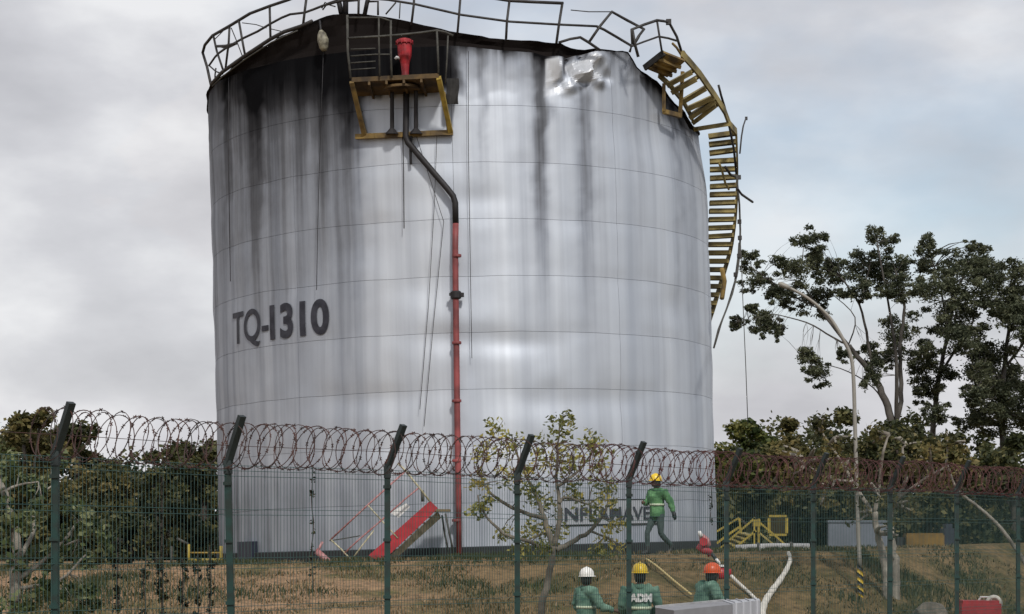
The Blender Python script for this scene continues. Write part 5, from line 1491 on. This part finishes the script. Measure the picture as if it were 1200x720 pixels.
    for tg, pts, rs in segs:
        for p, q, r0, r1 in zip(pts, pts[1:], rs, rs[1:]):
            a = np.array(p); d = np.array(q) - a; L2 = max(1e-9, d @ d)
            u = np.clip((C - a) @ d / L2, 0, 1); dist = np.linalg.norm(C - a - u[:, None] * d, axis=1) - (r0 + (r1 - r0) * u)
            k = dist < best; best[k] = dist[k]; idx[k] = mats[tg]
    me.polygons.foreach_set('material_index', idx)
    link('body', me, t)
    # loose jacket over the body
    jb = MB(); g = 0.022
    jb.tube([J['pelvis'] + V3((0, 0, -0.10)), J['pelvis'] + V3((0, 0, -0.02)), J['waist'], J['chest'], J['chest'].lerp(J['neck'], .55)], [0.165, 0.17, 0.16, 0.175, 0.115], 16)
    for s in 'lr':
        sgn = -1 if s == 'l' else 1; sh = J['s' + s]
        jb.tube([J['chest'] + V3((sgn * 0.07, 0, 0.02)), sh], [0.13, 0.095], 10)
        jb.tube([sh, sh.lerp(J['e' + s], .5), J['e' + s]], [0.092, 0.080, 0.070], 10); jb.tube([J['e' + s], J['e' + s].lerp(J['w' + s], .5), J['e' + s].lerp(J['w' + s], .93)], [0.070, 0.062, 0.050], 10)
    jm = remesh(jb, 0.018, 'jacket'); bm = bmesh.new(); bm.from_mesh(jm)
    for v in bm.verts:
        v.co += v.normal * (0.020 * mnoise.noise(Vector((v.co.x * 9, v.co.y * 9, v.co.z * 5))) + 0.016 * abs(mnoise.noise(Vector((v.co.x * 8, v.co.y * 8, v.co.z * 20)))))
    bm.to_mesh(jm); bm.free(); jm.materials.append(jacket); jk = link('jacket', jm, t)
    cb = MB(); cb.tube([J['chest'].lerp(J['neck'], .62), J['neck'] + V3((0, 0, 0.0))], [0.10, 0.078], 12); cb.build('collar', jacket, jk, None, True)
    if J.get('vest', True):
        for z in (1.115,):
            c = J['waist'].lerp(J['chest'], (z - 1.10) / 0.2); MB().tube([c - V3((0, 0, .022)), c + V3((0, 0, .022))], [0.176, 0.177], 18).build('reflective_band', M_reflect, jk, None, True)
    # hair, helmet, eyes
    hb = MB(); hb.lathe([(0.070, -0.095), (0.086, -0.04), (0.092, 0.02), (0.088, 0.05), (0.05, 0.10)], hd + f @ V3((0, 0.030, 0.0)), 14); hb.build('hair', M_hair, t, None, True)
    pr = [(0.118, 0.0), (0.124, 0.008), (0.122, 0.04), (0.112, 0.085), (0.088, 0.125), (0.05, 0.148), (0.004, 0.155)]
    hc = hd + V3((0, 0.01, 0.045)); Mh = f @ Matrix.Diagonal((0.95, 1.15, 1.0))
    hl = MB(); hl.lathe(pr, hc, 22, Mh); o = hl.build('hard_hat', hat, t, None, True)
    br = MB(); br.lathe([(0.112, 0.004), (0.145, -0.006), (0.146, 0.002), (0.115, 0.014)], hc + f @ V3((0, -0.012, 0)), 22, Mh); br.build('brim', hat, o, None, True)
    rb = MB(); rb.tube([hc + f @ V3((0, -0.12, 0.06)), hc + f @ V3((0, -0.07, 0.135)), hc + f @ V3((0, 0, 0.156)), hc + f @ V3((0, 0.07, 0.135)), hc + f @ V3((0, 0.12, 0.06))], 0.014, 6); rb.build('ridge', hat, o, None, True)
    for sg in (-1, 1):
        e = MB(); ell(e, hd + f @ V3((sg * 0.032, -0.079, 0.012)), (0.013, 0.010, 0.009), 8); e.build('eye', M_black, t, None, True)
    if glove:
        gb = MB(); w = J['w' + glove]; d = (w - J['e' + glove]).normalized(); gb.tube([w - d * .03, w + d * .03, w + d * .09, w + d * .15], [0.045, 0.052, 0.05, 0.03], 10); gb.build('glove', M_black, t, None, True)
    if lettering:
        me = text_mesh(lettering, 0.012, 0.15); bm = bmesh.new(); bm.from_mesh(me)
        xs = [v.co.x for v in bm.verts]; cx = (min(xs) + max(xs)) / 2
        for v in bm.verts:
            x = v.co.x - cx; v.co = V3((-x, 0.188 - 1.6 * x * x + 0.006, 1.22 + v.co.y))
        bm.to_mesh(me); bm.free(); me.materials.clear(); me.materials.append(M_white); me.name = 'lettering'
        link('lettering', me, jk)
    return t
GP = 'workers in green around the bank'
def people():
    # walking worker on the terrace
    Y = 44.0; p = P(770, 648, Y); p.z = terr(p.x, Y) - 0.01
    person('worker in bright green jacket and yellow helmet walking along the tank foot', p, rad(-52), dict(
        hl=(-0.095, 0, 0.90), hr=(0.095, 0, 0.90), kl=(-0.10, -0.20, 0.50), kr=(0.10, 0.02, 0.48), al=(-0.10, -0.20, 0.10), ar=(0.10, 0.34, 0.17), toer=(0, -0.8, -0.6),
        er=(0.27, 0.15, 1.18), wr=(0.32, 0.20, 0.93), el=(-0.27, -0.04, 1.16), wl=(-0.16, -0.25, 1.16), head=(0, -0.05, 1.60), chest=(0, -0.02, 1.30), face=rad(-15)),
        M_green_jkt, M_hat_y, GP, glove='r')
    # white helmet, seen from behind and half turned right
    Y = 31.0; p = P(687, 760, Y); p.z = terr(p.x, Y)
    person('worker in white helmet standing behind the fence with one arm stretched to the right', p, rad(122), dict(
        wl=(-0.42, -0.30, 1.06), el=(-0.30, -0.10, 1.12), wr=(0.3, -0.12, 0.95), face=rad(15)), M_teal_jkt, M_hat_w, GP, scale=0.905)
    # yellow helmet, back to the camera
    Y = 30.0; p = P(750, 760, Y); p.z = terr(p.x, Y)
    person('worker in yellow helmet seen from behind with white letters on a green jacket', p, rad(180), dict(
        el=(-0.28, -0.02, 1.14), er=(0.28, -0.02, 1.14), wl=(-0.2, -0.2, 1.02), wr=(0.2, -0.2, 1.02)), M_teal_jkt, M_hat_y, GP, lettering='ADM', scale=1.0)
    Y = 31.4; p = P(824, 760, Y); p.z = terr(p.x, Y)
    person('stooping worker in orange helmet behind the pale grey cabinet', p, rad(112), dict(
        chest=(0, -0.06, 1.29), neck=(0, -0.12, 1.44), head=(0, -0.17, 1.555), sl=(-0.21, -0.07, 1.41), sr=(0.21, -0.07, 1.41), el=(-0.32, -0.10, 1.20), er=(0.30, -0.14, 1.16), wl=(-0.24, -0.30, 1.10), wr=(0.2, -0.34, 1.05)), M_teal_jkt, M_hat_o, GP, scale=1.02)
people()
